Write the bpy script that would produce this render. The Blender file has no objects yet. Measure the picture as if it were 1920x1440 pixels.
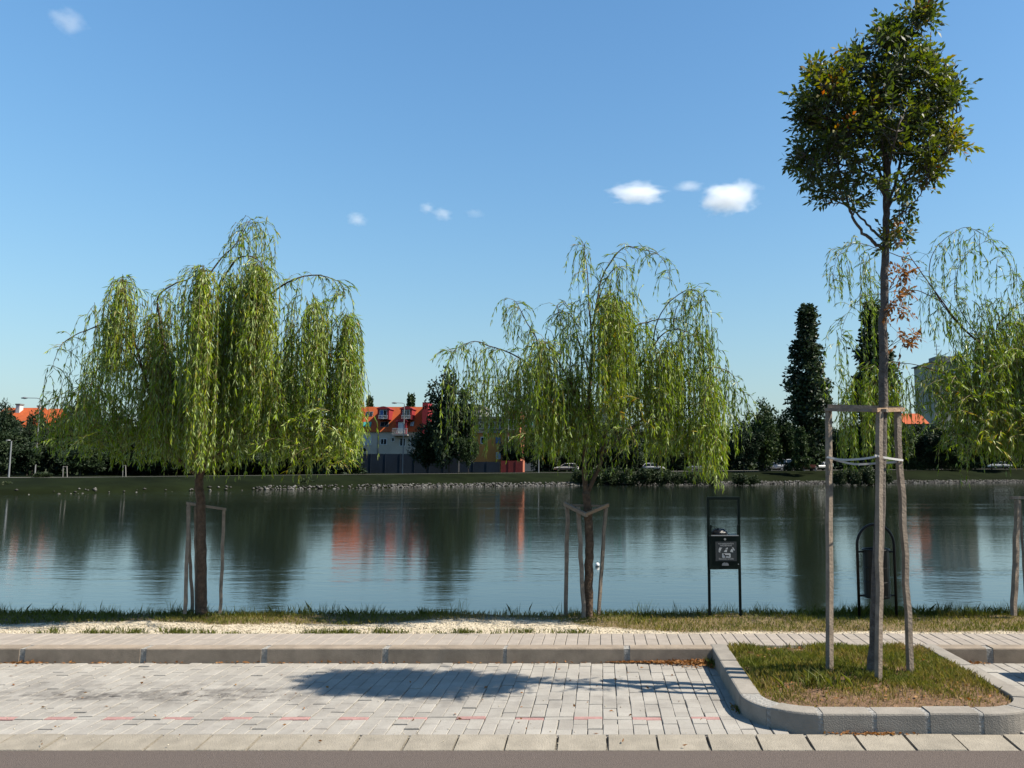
import bpy, bmesh, math, random
import numpy as np
from mathutils import Vector, Matrix

R = math.radians
rng = np.random.default_rng(11)
random.seed(5)
S = bpy.context.scene
C = S.collection

# ------------------------------------------------------------------ camera
F, CX, CY, PITCH, EYE = 1498.0, 1130.0, 720.0, R(5.98), 1.7
cam = bpy.data.cameras.new('camera')
cam.sensor_width = 36
cam.lens = F / 1920 * 36
cam.shift_x = -(CX - 960) / 1920
cam.clip_end = 20000
co = bpy.data.objects.new('camera', cam)
C.objects.link(co)
co.location = (0, 0, EYE)
co.rotation_euler = (R(90) + PITCH, 0, 0)
S.camera = co

# ------------------------------------------------------------------ sky and sun
SUN_EL, SUN_AZ = R(50), R(96.3)
w = bpy.data.worlds.new('World')
S.world = w
w.use_nodes = True
SKYZ = 0.42
wn = w.node_tree.nodes
sk = wn.new('ShaderNodeTexSky')
sk.sky_type = 'NISHITA'
sk.sun_disc = False
sk.sun_elevation = SUN_EL
sk.sun_rotation = SUN_AZ
sk.air_density = 0.85
sk.dust_density = 0.6
sk.ozone_density = 8
tc = wn.new('ShaderNodeTexCoord')
va = wn.new('ShaderNodeVectorMath')
va.operation = 'MULTIPLY'
va.inputs[1].default_value = (1, 1, SKYZ)
w.node_tree.links.new(tc.outputs['Generated'], va.inputs[0])
w.node_tree.links.new(va.outputs[0], sk.inputs['Vector'])
hs = wn.new('ShaderNodeHueSaturation')
hs.inputs['Saturation'].default_value = 1.1
w.node_tree.links.new(sk.outputs[0], hs.inputs['Color'])
mt = wn.new('ShaderNodeMix')
mt.data_type = 'RGBA'
mt.blend_type = 'MULTIPLY'
mt.inputs[0].default_value = 1
mt.inputs[7].default_value = (1.12, 1.1, 1.0, 1)
w.node_tree.links.new(hs.outputs[0], mt.inputs[6])
w.node_tree.links.new(mt.outputs[2], wn['Background'].inputs[0])
wn['Background'].inputs[1].default_value = 0.066
sd = bpy.data.lights.new('sun', 'SUN')
sd.energy = 5.0
sd.angle = R(0.5)
sd.color = (1.0, 0.925, 0.80)
so = bpy.data.objects.new('sun', sd)
C.objects.link(so)
to_sun = Vector((math.sin(SUN_AZ) * math.cos(SUN_EL), math.cos(SUN_AZ) * math.cos(SUN_EL), math.sin(SUN_EL)))
so.rotation_euler = to_sun.to_track_quat('Z', 'Y').to_euler()
S.view_settings.view_transform = 'Standard'
S.view_settings.look = 'None'
S.view_settings.exposure = 1.1
S.view_settings.gamma = 1
S.view_settings.use_curve_mapping = False
S.cycles.use_denoising = True
S.cycles.volume_bounces = 10
S.cycles.max_bounces = 12
S.cycles.transparent_max_bounces = 8

# ------------------------------------------------------------------ helpers
def ray(px, py):
    dx, dz = (px - CX) / F, -(py - CY) / F
    c, s = math.cos(PITCH), math.sin(PITCH)
    return dx, c - s * dz, s + c * dz
def at(px, py, Y):
    x, y, z = ray(px, py)
    return Vector((x * Y / y, Y, EYE + z * Y / y))
def gnd(px, py, z):
    x, y, zz = ray(px, py)
    t = (z - EYE) / zz
    return Vector((x * t, y * t, z))
def nrm(v):
    return v / (np.linalg.norm(v, axis=-1, keepdims=True) + 1e-9)

class MB:
    def __init__(s):
        s.v, s.f = [], []
    def add(s, vs, fs):
        o = len(s.v)
        s.v += [tuple(q) for q in vs]
        s.f += [tuple(i + o for i in q) for q in fs]
        return s
    def box(s, a, b, rz=0, c=None):
        x0, y0, z0 = a
        x1, y1, z1 = b
        vs = [Vector(q) for q in ((x0,y0,z0),(x1,y0,z0),(x1,y1,z0),(x0,y1,z0),(x0,y0,z1),(x1,y0,z1),(x1,y1,z1),(x0,y1,z1))]
        if rz:
            c = Vector(c) if c is not None else Vector(((x0+x1)/2,(y0+y1)/2,0))
            m = Matrix.Rotation(rz, 3, 'Z')
            vs = [m @ (q - c) + c for q in vs]
        return s.add(vs, [(0,3,2,1),(4,5,6,7),(0,1,5,4),(1,2,6,5),(2,3,7,6),(3,0,4,7)])
    def chamfer(s, a, b, c=.004):
        x0, y0, z0 = a
        x1, y1, z1 = b
        vs = [(x0,y0,z0),(x1,y0,z0),(x1,y1,z0),(x0,y1,z0),(x0,y0,z1-c),(x1,y0,z1-c),(x1,y1,z1-c),(x0,y1,z1-c),
              (x0+c,y0+c,z1),(x1-c,y0+c,z1),(x1-c,y1-c,z1),(x0+c,y1-c,z1)]
        return s.add(vs, [(0,1,5,4),(1,2,6,5),(2,3,7,6),(3,0,4,7),(4,5,9,8),(5,6,10,9),(6,7,11,10),(7,4,8,11),(8,9,10,11)])
    def tube(s, pts, rad, n=8, cap=True, flat=1.0, ph=.5):
        pts = [Vector(p) for p in pts]
        if not hasattr(rad, '__len__'):
            rad = [rad] * len(pts)
        o = len(s.v)
        up = None
        for i, p in enumerate(pts):
            d = (pts[min(i+1, len(pts)-1)] - pts[max(i-1, 0)])
            if d.length < 1e-9:
                d = Vector((0, 0, 1))
            d.normalize()
            if up is None:
                up = Vector((0, 1, 0)) if abs(d.y) < .9 else Vector((1, 0, 0))
            a = d.cross(up).normalized()
            up = a.cross(d).normalized()
            for k in range(n):
                t = 2 * math.pi * (k + ph) / n
                s.v.append(tuple(p + (a * math.cos(t) * flat + up * math.sin(t)) * rad[i]))
        for i in range(len(pts) - 1):
            for k in range(n):
                k2 = (k + 1) % n
                s.f.append((o+i*n+k, o+i*n+k2, o+(i+1)*n+k2, o+(i+1)*n+k))
        if cap:
            s.f.append(tuple(o + k for k in reversed(range(n))))
            e = o + (len(pts) - 1) * n
            s.f.append(tuple(e + k for k in range(n)))
        return s
    def bar(s, a, b, w):
        return s.tube([a, b], w * .7071, 4)
    def quad(s, a, b, c, d):
        return s.add([a, b, c, d], [(0, 1, 2, 3)])
    def prism(s, poly, y0, y1):          # polygon in x,z pushed along y
        n = len(poly)
        vs = [(x, y0, z) for x, z in poly] + [(x, y1, z) for x, z in poly]
        fs = [tuple(range(n)), tuple(reversed(range(n, 2*n)))] + [(i, (i+1) % n + 0, (i+1) % n + n, i + n)[::-1] for i in range(n)]
        return s.add(vs, fs)
    def build(s, name, m, parent=None, smooth=False, org=None):
        me = bpy.data.meshes.new(name)
        vs = s.v
        if org is None and parent is not None:
            org = wloc(parent)
        if org is not None:
            vs = [(a - org[0], b - org[1], c - org[2]) for a, b, c in vs]
        me.from_pydata(vs, [], s.f)
        bm = bmesh.new(); bm.from_mesh(me)
        bmesh.ops.recalc_face_normals(bm, faces=bm.faces)
        bm.to_mesh(me); bm.free()
        if smooth:
            me.polygons.foreach_set('use_smooth', [True] * len(me.polygons))
        me.materials.append(m)
        return link(name, me, parent)
def wloc(o):
    v = Vector(o.location)
    while o.parent:
        o = o.parent
        v = v + Vector(o.location)
    return v
def link(name, me, parent=None, loc=None):
    o = bpy.data.objects.new(name, me)
    C.objects.link(o)
    if parent is not None:
        o.parent = parent
    if loc is not None:
        o.location = loc
    return o
def tag(o, label=None, cat=None, group=None, kind=None):
    if label: o['label'] = label
    if cat: o['category'] = cat
    if group: o['group'] = group
    if kind: o['kind'] = kind
    return o
def thing(name, label, cat, loc, group=None):
    o = bpy.data.objects.new(name, None)
    o.empty_display_size = .2
    C.objects.link(o)
    o.location = loc
    return tag(o, label, cat, group)
def struct(o, label=None):
    o['kind'] = 'structure'
    if label: o['label'] = label
    return o
def copytree(o, parent=None, loc=None, rz=None, sc=None):
    c = o.copy()
    C.objects.link(c)
    c.parent = parent
    if loc is not None: c.location = loc
    if rz is not None: c.rotation_euler = (0, 0, rz)
    if sc is not None: c.scale = sc
    for ch in list(o.children):
        copytree(ch, c)
    return c
def npmesh(name, V, Fq, attrs=None, mat=None, parent=None, loc=None, smooth=False):
    """V (n,3), Fq (m,k) faces of equal size"""
    me = bpy.data.meshes.new(name)
    k = Fq.shape[1]
    me.vertices.add(len(V))
    me.vertices.foreach_set('co', np.ascontiguousarray(V, dtype=np.float32).ravel())
    me.loops.add(Fq.size)
    me.loops.foreach_set('vertex_index', np.ascontiguousarray(Fq, dtype=np.int32).ravel())
    me.polygons.add(len(Fq))
    me.polygons.foreach_set('loop_start', np.arange(0, Fq.size, k, dtype=np.int32))
    me.update(calc_edges=True)
    for an, av in (attrs or {}).items():
        a = me.attributes.new(an, 'FLOAT', 'POINT')
        a.data.foreach_set('value', np.ascontiguousarray(av, dtype=np.float32))
    if smooth:
        me.polygons.foreach_set('use_smooth', np.ones(len(Fq), dtype=bool))
    if mat: me.materials.append(mat)
    return link(name, me, parent, loc)
def leafdata(P, D, L, W, rnd, fold=.25, droop=.0, size_mid=.42):
    """kite leaves: base P, direction D, length L, width W"""
    n = len(P)
    D = nrm(D)
    side = nrm(np.cross(D, nrm(rng.normal(size=(n, 3)))))
    up = np.cross(side, D)
    L = L[:, None]; W = W[:, None]
    mid = P + D * L * size_mid
    tip = P + D * L + np.array([0, 0, -1.0]) * L * droop
    a = mid + side * W * .5 + up * W * fold
    b = mid - side * W * .5 + up * W * fold
    V = np.stack([P, a, tip, b], 1).reshape(-1, 3)
    Fq = np.arange(n * 4).reshape(n, 4)
    return V, Fq, np.repeat(rnd, 4)

# ------------------------------------------------------------------ materials
def mat(name, col, rough=.8, var=0.0, scale=8, bump=0, bscale=40, spec=.3, metal=0, dark=None, objrand=0, coord='pos', detail=6):
    m = bpy.data.materials.new(name)
    m.use_nodes = True
    nt = m.node_tree
    N, Lk = nt.nodes, nt.links
    p = N['Principled BSDF']
    p.inputs['Roughness'].default_value = rough
    p.inputs['Specular IOR Level'].default_value = spec
    p.inputs['Metallic'].default_value = metal
    c4 = (*col, 1)
    p.inputs['Base Color'].default_value = c4
    src = None
    if var or bump or dark or objrand:
        if coord == 'pos':
            g = N.new('ShaderNodeNewGeometry').outputs['Position']
        else:
            g = N.new('ShaderNodeTexCoord').outputs['Object']
    if var or dark or objrand:
        n1 = N.new('ShaderNodeTexNoise')
        n1.inputs['Scale'].default_value = scale
        n1.inputs['Detail'].default_value = detail
        n1.inputs['Roughness'].default_value = .65
        Lk.new(g, n1.inputs['Vector'])
        ramp = N.new('ShaderNodeValToRGB')
        ramp.color_ramp.elements[0].position = .3
        ramp.color_ramp.elements[1].position = .7
        d = dark if dark else tuple(x * (1 - var) for x in col)
        ramp.color_ramp.elements[0].color = (*d, 1)
        ramp.color_ramp.elements[1].color = (*[min(1, x * (1 + var * .6)) for x in col], 1)
        Lk.new(n1.outputs[0], ramp.inputs[0])
        src = ramp.outputs[0]
        if objrand:
            oi = N.new('ShaderNodeObjectInfo')
            mr = N.new('ShaderNodeMapRange')
            mr.inputs['To Min'].default_value = 1 - objrand
            mr.inputs['To Max'].default_value = 1 + objrand
            Lk.new(oi.outputs['Random'], mr.inputs['Value'])
            hsv = N.new('ShaderNodeHueSaturation')
            Lk.new(src, hsv.inputs['Color'])
            Lk.new(mr.outputs[0], hsv.inputs['Value'])
            src = hsv.outputs[0]
        Lk.new(src, p.inputs['Base Color'])
    if bump:
        n2 = N.new('ShaderNodeTexNoise')
        n2.inputs['Scale'].default_value = bscale
        n2.inputs['Detail'].default_value = 5
        Lk.new(g, n2.inputs['Vector'])
        b = N.new('ShaderNodeBump')
        b.inputs['Strength'].default_value = bump
        b.inputs['Distance'].default_value = .02
        Lk.new(n2.outputs[0], b.inputs['Height'])
        Lk.new(b.outputs[0], p.inputs['Normal'])
    return m

def leafmat(name, stops, trans=.35, rough=.45, spec=.4, back=None, tgain=1.5):
    m = bpy.data.materials.new(name)
    m.use_nodes = True
    N, Lk = m.node_tree.nodes, m.node_tree.links
    p = N['Principled BSDF']
    p.inputs['Roughness'].default_value = rough
    p.inputs['Specular IOR Level'].default_value = spec
    a = N.new('ShaderNodeAttribute'); a.attribute_name = 'rnd'
    ramp = N.new('ShaderNodeValToRGB')
    els = ramp.color_ramp.elements
    while len(els) < len(stops): els.new(.5)
    for e, (q, c) in zip(els, stops):
        e.position = q; e.color = (*c, 1)
    Lk.new(a.outputs['Fac'], ramp.inputs[0])
    colr = ramp.outputs[0]
    if back:
        ge = N.new('ShaderNodeNewGeometry')
        mx = N.new('ShaderNodeMix'); mx.data_type = 'RGBA'
        mf = N.new('ShaderNodeMath'); mf.operation = 'MULTIPLY'; mf.inputs[1].default_value = back[1]
        Lk.new(ge.outputs['Backfacing'], mf.inputs[0])
        Lk.new(mf.outputs[0], mx.inputs[0]); Lk.new(colr, mx.inputs[6]); mx.inputs[7].default_value = (*back[0], 1)
        Lk.new(mx.outputs[2], p.inputs['Base Color'])
    else:
        Lk.new(colr, p.inputs['Base Color'])
    tr = N.new('ShaderNodeBsdfTranslucent')
    gm = N.new('ShaderNodeHueSaturation'); gm.inputs['Value'].default_value = tgain; gm.inputs['Saturation'].default_value = 1.1
    Lk.new(colr, gm.inputs['Color']); Lk.new(gm.outputs[0], tr.inputs['Color'])
    ms = N.new('ShaderNodeMixShader'); ms.inputs[0].default_value = trans
    Lk.new(p.outputs[0], ms.inputs[1]); Lk.new(tr.outputs[0], ms.inputs[2])
    Lk.new(ms.outputs[0], N['Material Output'].inputs['Surface'])
    return m

M = {}
M['asphalt'] = mat('asphalt', (0.0963, 0.0771, 0.0667), .9, .25, 90, .6, 160, .2)
M['bed'] = mat('bedding_sand', (0.2203, 0.2020, 0.1726), .95, .3, 60, .4, 120)
M['paver_walk'] = mat('walk_paver', (0.2477, 0.2160, 0.1843), .9, .14, 9, .25, 150, .2, objrand=.07)
M['red_paver'] = mat('red_paver', (.285, .165, .15), .9, .22, 30, .3, 150, .2, objrand=.1)
M['kerb'] = mat('kerb_concrete', (0.2160, 0.1750, 0.1339), .9, .28, 5, .3, 120, .2, objrand=.06)
M['kerb_pale'] = mat('kerb_pale', (0.2282, 0.2025, 0.1626), .9, .22, 7, .4, 110, .2, objrand=.06)
M['kerb_isle'] = mat('isle_kerb', (0.2169, 0.1960, 0.1683), .9, .2, 6, .3, 120, .2, objrand=.08)
M['mortar'] = mat('mortar', (0.2475, 0.2363, 0.2175), .95, .4, 40, .7, 60, .1)
M['mortar_dark'] = mat('old_mortar', (.15, .135, .11), .95, .6, 50, .9, 60, .1)
M['wood'] = mat('weathered_wood', (.205, .165, .128), .85, .35, 14, .4, 60, .2)
M['wood_new'] = mat('pale_wood', (0.27, 0.18, 0.1125), .8, .3, 14, .4, 60, .2)
M['bark_ash'] = mat('ash_bark', (0.0978, 0.0833, 0.0723), .9, .45, 22, .7, 50, .2)
M['bark_willow'] = mat('willow_bark', (0.09, 0.0612, 0.0414), .9, .5, 25, .9, 45, .2)
M['twig'] = mat('willow_twig', (.12, .085, .03), .7, .3, 10)
M['bark_far'] = mat('far_bark', (.035, .028, .022), .9, .3, 3)
M['strap'] = mat('strap', (0.4125, 0.405, 0.39), .7, .1, 30)
M['blackpaint'] = mat('black_paint', (0.0048, 0.0052, 0.0056), .4, .2, 30, spec=.25)
M['greenpaint'] = mat('dark_green_paint', (0.0032, 0.0084, 0.0060), .5, .2, 30, spec=.15)
M['signgrey'] = mat('sign_grey', (0.0385, 0.0420, 0.0420), .5)
M['signwhite'] = mat('sign_white', (.42, .42, .41), .6)
M['steel'] = mat('steel', (.4, .4, .4), .4, metal=.8)
M['bag'] = mat('black_bag', (0.0050, 0.0050, 0.0055), .35, .3, 30, .5, 30)
M['lampgrey'] = mat('lamp_grey', (0.168, 0.175, 0.182), .5, .1, 3)
M['whiteplastic'] = mat('white_plastic', (0.5625, 0.5625, 0.54), .5)
M['stone'] = mat('bank_stone', (.26, .245, .22), .9, .4, 1.5)
M['path'] = mat('far_path', (0.165, 0.155, 0.14), .9, .2, 1)
M['farlawn'] = mat('far_lawn', (0.0070, 0.0101, 0.0035), .95, .5, .25, spec=.03)
M['hedge'] = None

# willow, ash and far-tree foliage
M['willow'] = leafmat('willow_leaf', [(0, (0.0516, 0.0841, 0.0061)), (.35, (0.1108, 0.1767, 0.0078)), (.7, (0.1993, 0.2818, 0.0093)), (.93, (0.2805, 0.2776, 0.0154)), (1, (0.2953, 0.1850, 0.0232))],
                      .34, .42, .25, ((.34, .38, .24), .45), 1.45)
M['ash'] = leafmat('ash_leaf', [(0, (0.0221, 0.0357, 0.0059)), (.5, (0.0553, 0.0765, 0.0085)), (.8, (0.1275, 0.136, 0.0136)), (.93, (0.187, 0.1105, 0.0153)), (1, (0.204, 0.0595, 0.0127))],
                   .38, .5, .28, ((.085, .095, .065), .6), 1.8)
M['dryleaf'] = leafmat('dry_leaf', [(0, (0.15, 0.0638, 0.0188)), (.6, (0.225, 0.0975, 0.03)), (1, (0.2625, 0.15, 0.06))], .25, .7, .2)
M['far'] = leafmat('far_leaf', [(0, (0.0130, 0.0251, 0.0083)), (.6, (0.0238, 0.0428, 0.0119)), (1, (0.0476, 0.0654, 0.0167))], .2, .6, .2, None, 1.5)
M['fardark'] = leafmat('far_dark_leaf', [(0, (0.0104, 0.0196, 0.0091)), (.7, (0.0183, 0.0326, 0.0130)), (1, (0.0339, 0.0483, 0.0157))], .15, .6, .2, None, 1.4)
M['poplar'] = leafmat('poplar_leaf', [(0, (0.0135, 0.0243, 0.0108)), (.6, (0.0243, 0.0405, 0.0149)), (1, (0.0473, 0.0675, 0.0216))], .18, .5, .35, None, 1.4)
M['reed'] = leafmat('reed_leaf', [(0, (0.012, 0.021, 0.0075)), (.7, (0.024, 0.0375, 0.012)), (1, (0.0525, 0.0562, 0.0263))], .2, .6, .2)
M['grass'] = leafmat('grass_blade', [(0, (0.0408, 0.0578, 0.0095)), (.42, (0.102, 0.1156, 0.017)), (.68, (0.17, 0.1428, 0.0306)), (.88, (0.2312, 0.1632, 0.0612)), (1, (0.2856, 0.2176, 0.1088))], .32, .6, .25, None, 1.4)

def parking_mat(name, attr):
    """worn grey concrete with tyre-dark patches and an oil stain of their own shape"""
    m = bpy.data.materials.new(name)
    m.use_nodes = True
    N, Lk = m.node_tree.nodes, m.node_tree.links
    p = N['Principled BSDF']
    p.inputs['Roughness'].default_value = .9
    p.inputs['Specular IOR Level'].default_value = .2
    g = N.new('ShaderNodeNewGeometry')
    def noise(sc, vec, det=5):
        n = N.new('ShaderNodeTexNoise'); n.inputs['Scale'].default_value = sc; n.inputs['Detail'].default_value = det
        n.inputs['Roughness'].default_value = .65
        Lk.new(vec, n.inputs['Vector']); return n
    def ramp(src, a, b, ca, cb):
        r = N.new('ShaderNodeValToRGB'); r.color_ramp.elements[0].position = a; r.color_ramp.elements[1].position = b
        r.color_ramp.elements[0].color = (*ca, 1); r.color_ramp.elements[1].color = (*cb, 1); Lk.new(src, r.inputs[0]); return r
    base = ramp(noise(3.5, g.outputs['Position']).outputs[0], .32, .68, (.225, .207, .182), (.285, .267, .238))
    fine = ramp(noise(120, g.outputs['Position'], 3).outputs[0], .3, .7, (.86, .86, .86), (1.06, 1.06, 1.06))
    mul = N.new('ShaderNodeMix'); mul.data_type = 'RGBA'; mul.blend_type = 'MULTIPLY'; mul.inputs[0].default_value = 1
    Lk.new(base.outputs[0], mul.inputs[6]); Lk.new(fine.outputs[0], mul.inputs[7])
    if attr:
        rr = N.new('ShaderNodeAttribute'); rr.attribute_name = 'rnd'; rv = rr.outputs['Fac']
    else:
        rr = N.new('ShaderNodeObjectInfo'); rv = rr.outputs['Random']
    mr = N.new('ShaderNodeMapRange'); mr.inputs['To Min'].default_value = .91; mr.inputs['To Max'].default_value = 1.07
    Lk.new(rv, mr.inputs['Value'])
    hv = N.new('ShaderNodeHueSaturation'); Lk.new(mul.outputs[2], hv.inputs['Color']); Lk.new(mr.outputs[0], hv.inputs['Value'])
    src = hv.outputs[0]
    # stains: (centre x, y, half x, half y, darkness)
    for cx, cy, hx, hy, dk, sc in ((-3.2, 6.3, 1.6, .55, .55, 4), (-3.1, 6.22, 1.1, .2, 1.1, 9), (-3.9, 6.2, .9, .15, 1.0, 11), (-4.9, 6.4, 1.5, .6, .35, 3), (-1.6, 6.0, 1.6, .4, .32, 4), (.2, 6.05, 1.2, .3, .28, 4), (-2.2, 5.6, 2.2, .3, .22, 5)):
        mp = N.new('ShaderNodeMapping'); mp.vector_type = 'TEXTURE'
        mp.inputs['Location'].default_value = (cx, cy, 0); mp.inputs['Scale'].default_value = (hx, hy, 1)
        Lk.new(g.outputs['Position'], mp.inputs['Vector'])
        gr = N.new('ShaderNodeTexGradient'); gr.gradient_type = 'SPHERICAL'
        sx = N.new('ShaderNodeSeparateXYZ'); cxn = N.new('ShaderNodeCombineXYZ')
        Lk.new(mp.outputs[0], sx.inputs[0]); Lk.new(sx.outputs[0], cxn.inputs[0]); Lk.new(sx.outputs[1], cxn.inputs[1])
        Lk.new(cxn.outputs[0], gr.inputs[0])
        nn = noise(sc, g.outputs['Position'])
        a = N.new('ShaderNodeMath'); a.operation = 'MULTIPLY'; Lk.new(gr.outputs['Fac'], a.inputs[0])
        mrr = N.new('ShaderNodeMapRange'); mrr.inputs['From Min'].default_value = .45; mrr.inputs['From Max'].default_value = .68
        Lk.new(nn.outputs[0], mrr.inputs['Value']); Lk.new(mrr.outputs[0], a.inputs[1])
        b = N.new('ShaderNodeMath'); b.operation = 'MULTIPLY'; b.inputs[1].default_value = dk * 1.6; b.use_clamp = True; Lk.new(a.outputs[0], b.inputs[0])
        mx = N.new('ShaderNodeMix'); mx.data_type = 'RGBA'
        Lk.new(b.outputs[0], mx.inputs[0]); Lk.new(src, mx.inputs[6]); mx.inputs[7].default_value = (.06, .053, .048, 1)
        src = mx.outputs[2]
    Lk.new(src, p.inputs['Base Color'])
    bn = N.new('ShaderNodeBump'); bn.inputs['Strength'].default_value = .3; bn.inputs['Distance'].default_value = .01
    Lk.new(noise(140, g.outputs['Position'], 3).outputs[0], bn.inputs['Height']); Lk.new(bn.outputs[0], p.inputs['Normal'])
    return m
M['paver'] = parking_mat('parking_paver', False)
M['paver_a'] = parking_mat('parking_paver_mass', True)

def verge_mat():
    m = bpy.data.materials.new('verge_soil')
    m.use_nodes = True
    N, Lk = m.node_tree.nodes, m.node_tree.links
    p = N['Principled BSDF']; p.inputs['Roughness'].default_value = .95; p.inputs['Specular IOR Level'].default_value = .15
    g = N.new('ShaderNodeNewGeometry')
    a = N.new('ShaderNodeAttribute'); a.attribute_name = 'gravel'
    n = N.new('ShaderNodeTexNoise'); n.inputs['Scale'].default_value = 45; n.inputs['Detail'].default_value = 6
    Lk.new(g.outputs['Position'], n.inputs['Vector'])
    r1 = N.new('ShaderNodeValToRGB'); r1.color_ramp.elements[0].color = (.27, .225, .16, 1); r1.color_ramp.elements[1].color = (.48, .415, .31, 1)
    r1.color_ramp.elements[0].position = .3; r1.color_ramp.elements[1].position = .65
    r2 = N.new('ShaderNodeValToRGB'); r2.color_ramp.elements[0].color = (.06, .05, .025, 1); r2.color_ramp.elements[1].color = (.20, .14, .075, 1)
    r2.color_ramp.elements[0].position = .3; r2.color_ramp.elements[1].position = .7
    Lk.new(n.outputs[0], r1.inputs[0]); Lk.new(n.outputs[0], r2.inputs[0])
    mx = N.new('ShaderNodeMix'); mx.data_type = 'RGBA'
    Lk.new(a.outputs['Fac'], mx.inputs[0]); Lk.new(r2.outputs[0], mx.inputs[6]); Lk.new(r1.outputs[0], mx.inputs[7])
    Lk.new(mx.outputs[2], p.inputs['Base Color'])
    b = N.new('ShaderNodeBump'); b.inputs['Strength'].default_value = .8; b.inputs['Distance'].default_value = .03
    Lk.new(n.outputs[0], b.inputs['Height']); Lk.new(b.outputs[0], p.inputs['Normal'])
    return m
M['verge'] = verge_mat()

def water_mat():
    m = bpy.data.materials.new('lake_water')
    m.use_nodes = True
    N, Lk = m.node_tree.nodes, m.node_tree.links
    p = N['Principled BSDF']
    p.inputs['Base Color'].default_value = (.009, .013, .008, 1)
    p.inputs['Roughness'].default_value = .075
    p.inputs['IOR'].default_value = 1.85
    p.inputs['Specular IOR Level'].default_value = .5
    g = N.new('ShaderNodeNewGeometry')
    def nz(sx, sy, det, rough=.5):
        mp = N.new('ShaderNodeMapping'); mp.inputs['Scale'].default_value = (sx, sy, 1)
        Lk.new(g.outputs['Position'], mp.inputs['Vector'])
        n = N.new('ShaderNodeTexNoise'); n.inputs['Scale'].default_value = 1; n.inputs['Detail'].default_value = det
        n.inputs['Roughness'].default_value = rough
        Lk.new(mp.outputs[0], n.inputs['Vector']); return n.outputs[0]
    big = nz(1.1, 3.2, 3)
    small = nz(4.5, 11, 2)
    patch = nz(.016, .20, 3, .6)
    rp = N.new('ShaderNodeMapRange'); rp.inputs['From Min'].default_value = .52; rp.inputs['From Max'].default_value = .66
    rp.inputs['To Min'].default_value = .5; rp.inputs['To Max'].default_value = 1.45
    Lk.new(patch, rp.inputs['Value'])
    ad = N.new('ShaderNodeMath'); ad.operation = 'MULTIPLY_ADD'; ad.inputs[1].default_value = .45
    Lk.new(small, ad.inputs[0]); Lk.new(big, ad.inputs[2])
    ml = N.new('ShaderNodeMath'); ml.operation = 'MULTIPLY'
    Lk.new(ad.outputs[0], ml.inputs[0]); Lk.new(rp.outputs[0], ml.inputs[1])
    b = N.new('ShaderNodeBump'); b.inputs['Strength'].default_value = .18; b.inputs['Distance'].default_value = .04
    Lk.new(ml.outputs[0], b.inputs['Height']); Lk.new(b.outputs[0], p.inputs['Normal'])
    return m
M['water'] = water_mat()

# ================================================================== THE SETTING
ZW = -0.60                       # lake level
Y_FK0, Y_FK1, Y_RK, Y_SW0, Y_SW1 = 5.085, 5.317, 7.21, 7.35, 7.86
BX = [-400, -120, -51, -43, -29, -9, 20, 65, 150, 400]
BY = [60, 62, 68, 77, 89, 102, 112, 124, 135, 150]
def bankY(x): return np.interp(x, BX, BY)
def zfar(x): return np.clip(1.02 + .0055 * np.asarray(x, float), .72, 1.5)

def make_ground():
    xs = np.concatenate([np.linspace(-3000, -130, 8), np.linspace(-120, 150, 91), np.linspace(160, 3000, 8)])
    rows = []
    for y, z in ((-3000, -.35), (9.2, -.35), (12.5, -1.6)):
        rows.append(np.stack([xs, np.full_like(xs, y), np.full_like(xs, z)], 1))
    for d, z in ((-4, -1.6), (0, -.75), (1.2, -.25)):
        rows.append(np.stack([xs, bankY(xs) + d, np.full_like(xs, z)], 1))
    for d, k in ((4, .35), (8.5, .92), (11, 1), (40, 1), (120, 1), (4000, 1)):
        rows.append(np.stack([xs, bankY(xs) + d, -.25 + (zfar(xs) + .25) * k], 1))
    V = np.concatenate(rows)
    n = len(xs)
    Fq = np.array([(r*n+i, r*n+i+1, (r+1)*n+i+1, (r+1)*n+i) for r in range(len(rows)-1) for i in range(n-1)])
    return struct(npmesh('ground', V, Fq, None, M['farlawn']))
make_ground()
struct(npmesh('lake_water', np.array([(-500, 9.3, ZW), (500, 9.3, ZW), (500, 170, ZW), (-500, 170, ZW)], float), np.array([[0, 1, 2, 3]]), None, M['water']))
struct(MB().quad((-80, -12, -.0195), (80, -12, -.0195), (80, Y_FK0 + .004, -.0195), (-80, Y_FK0 + .004, -.0195)).build('road', M['asphalt']))

# far path along the bank
def strip(d0, d1, dz, x0, x1, n=60):
    m = MB()
    xs = np.linspace(x0, x1, n)
    for i in range(n - 1):
        a, b = xs[i], xs[i+1]
        m.quad((a, bankY(a)+d0, zfar(a)+dz), (b, bankY(b)+d0, zfar(b)+dz), (b, bankY(b)+d1, zfar(b)+dz), (a, bankY(a)+d1, zfar(a)+dz))
    return m
struct(strip(11.5, 14.2, .02, -110, 140).build('path', M['path']))
struct(strip(30, 37, .02, 12, 140).build('far_street', M['path']))

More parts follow.
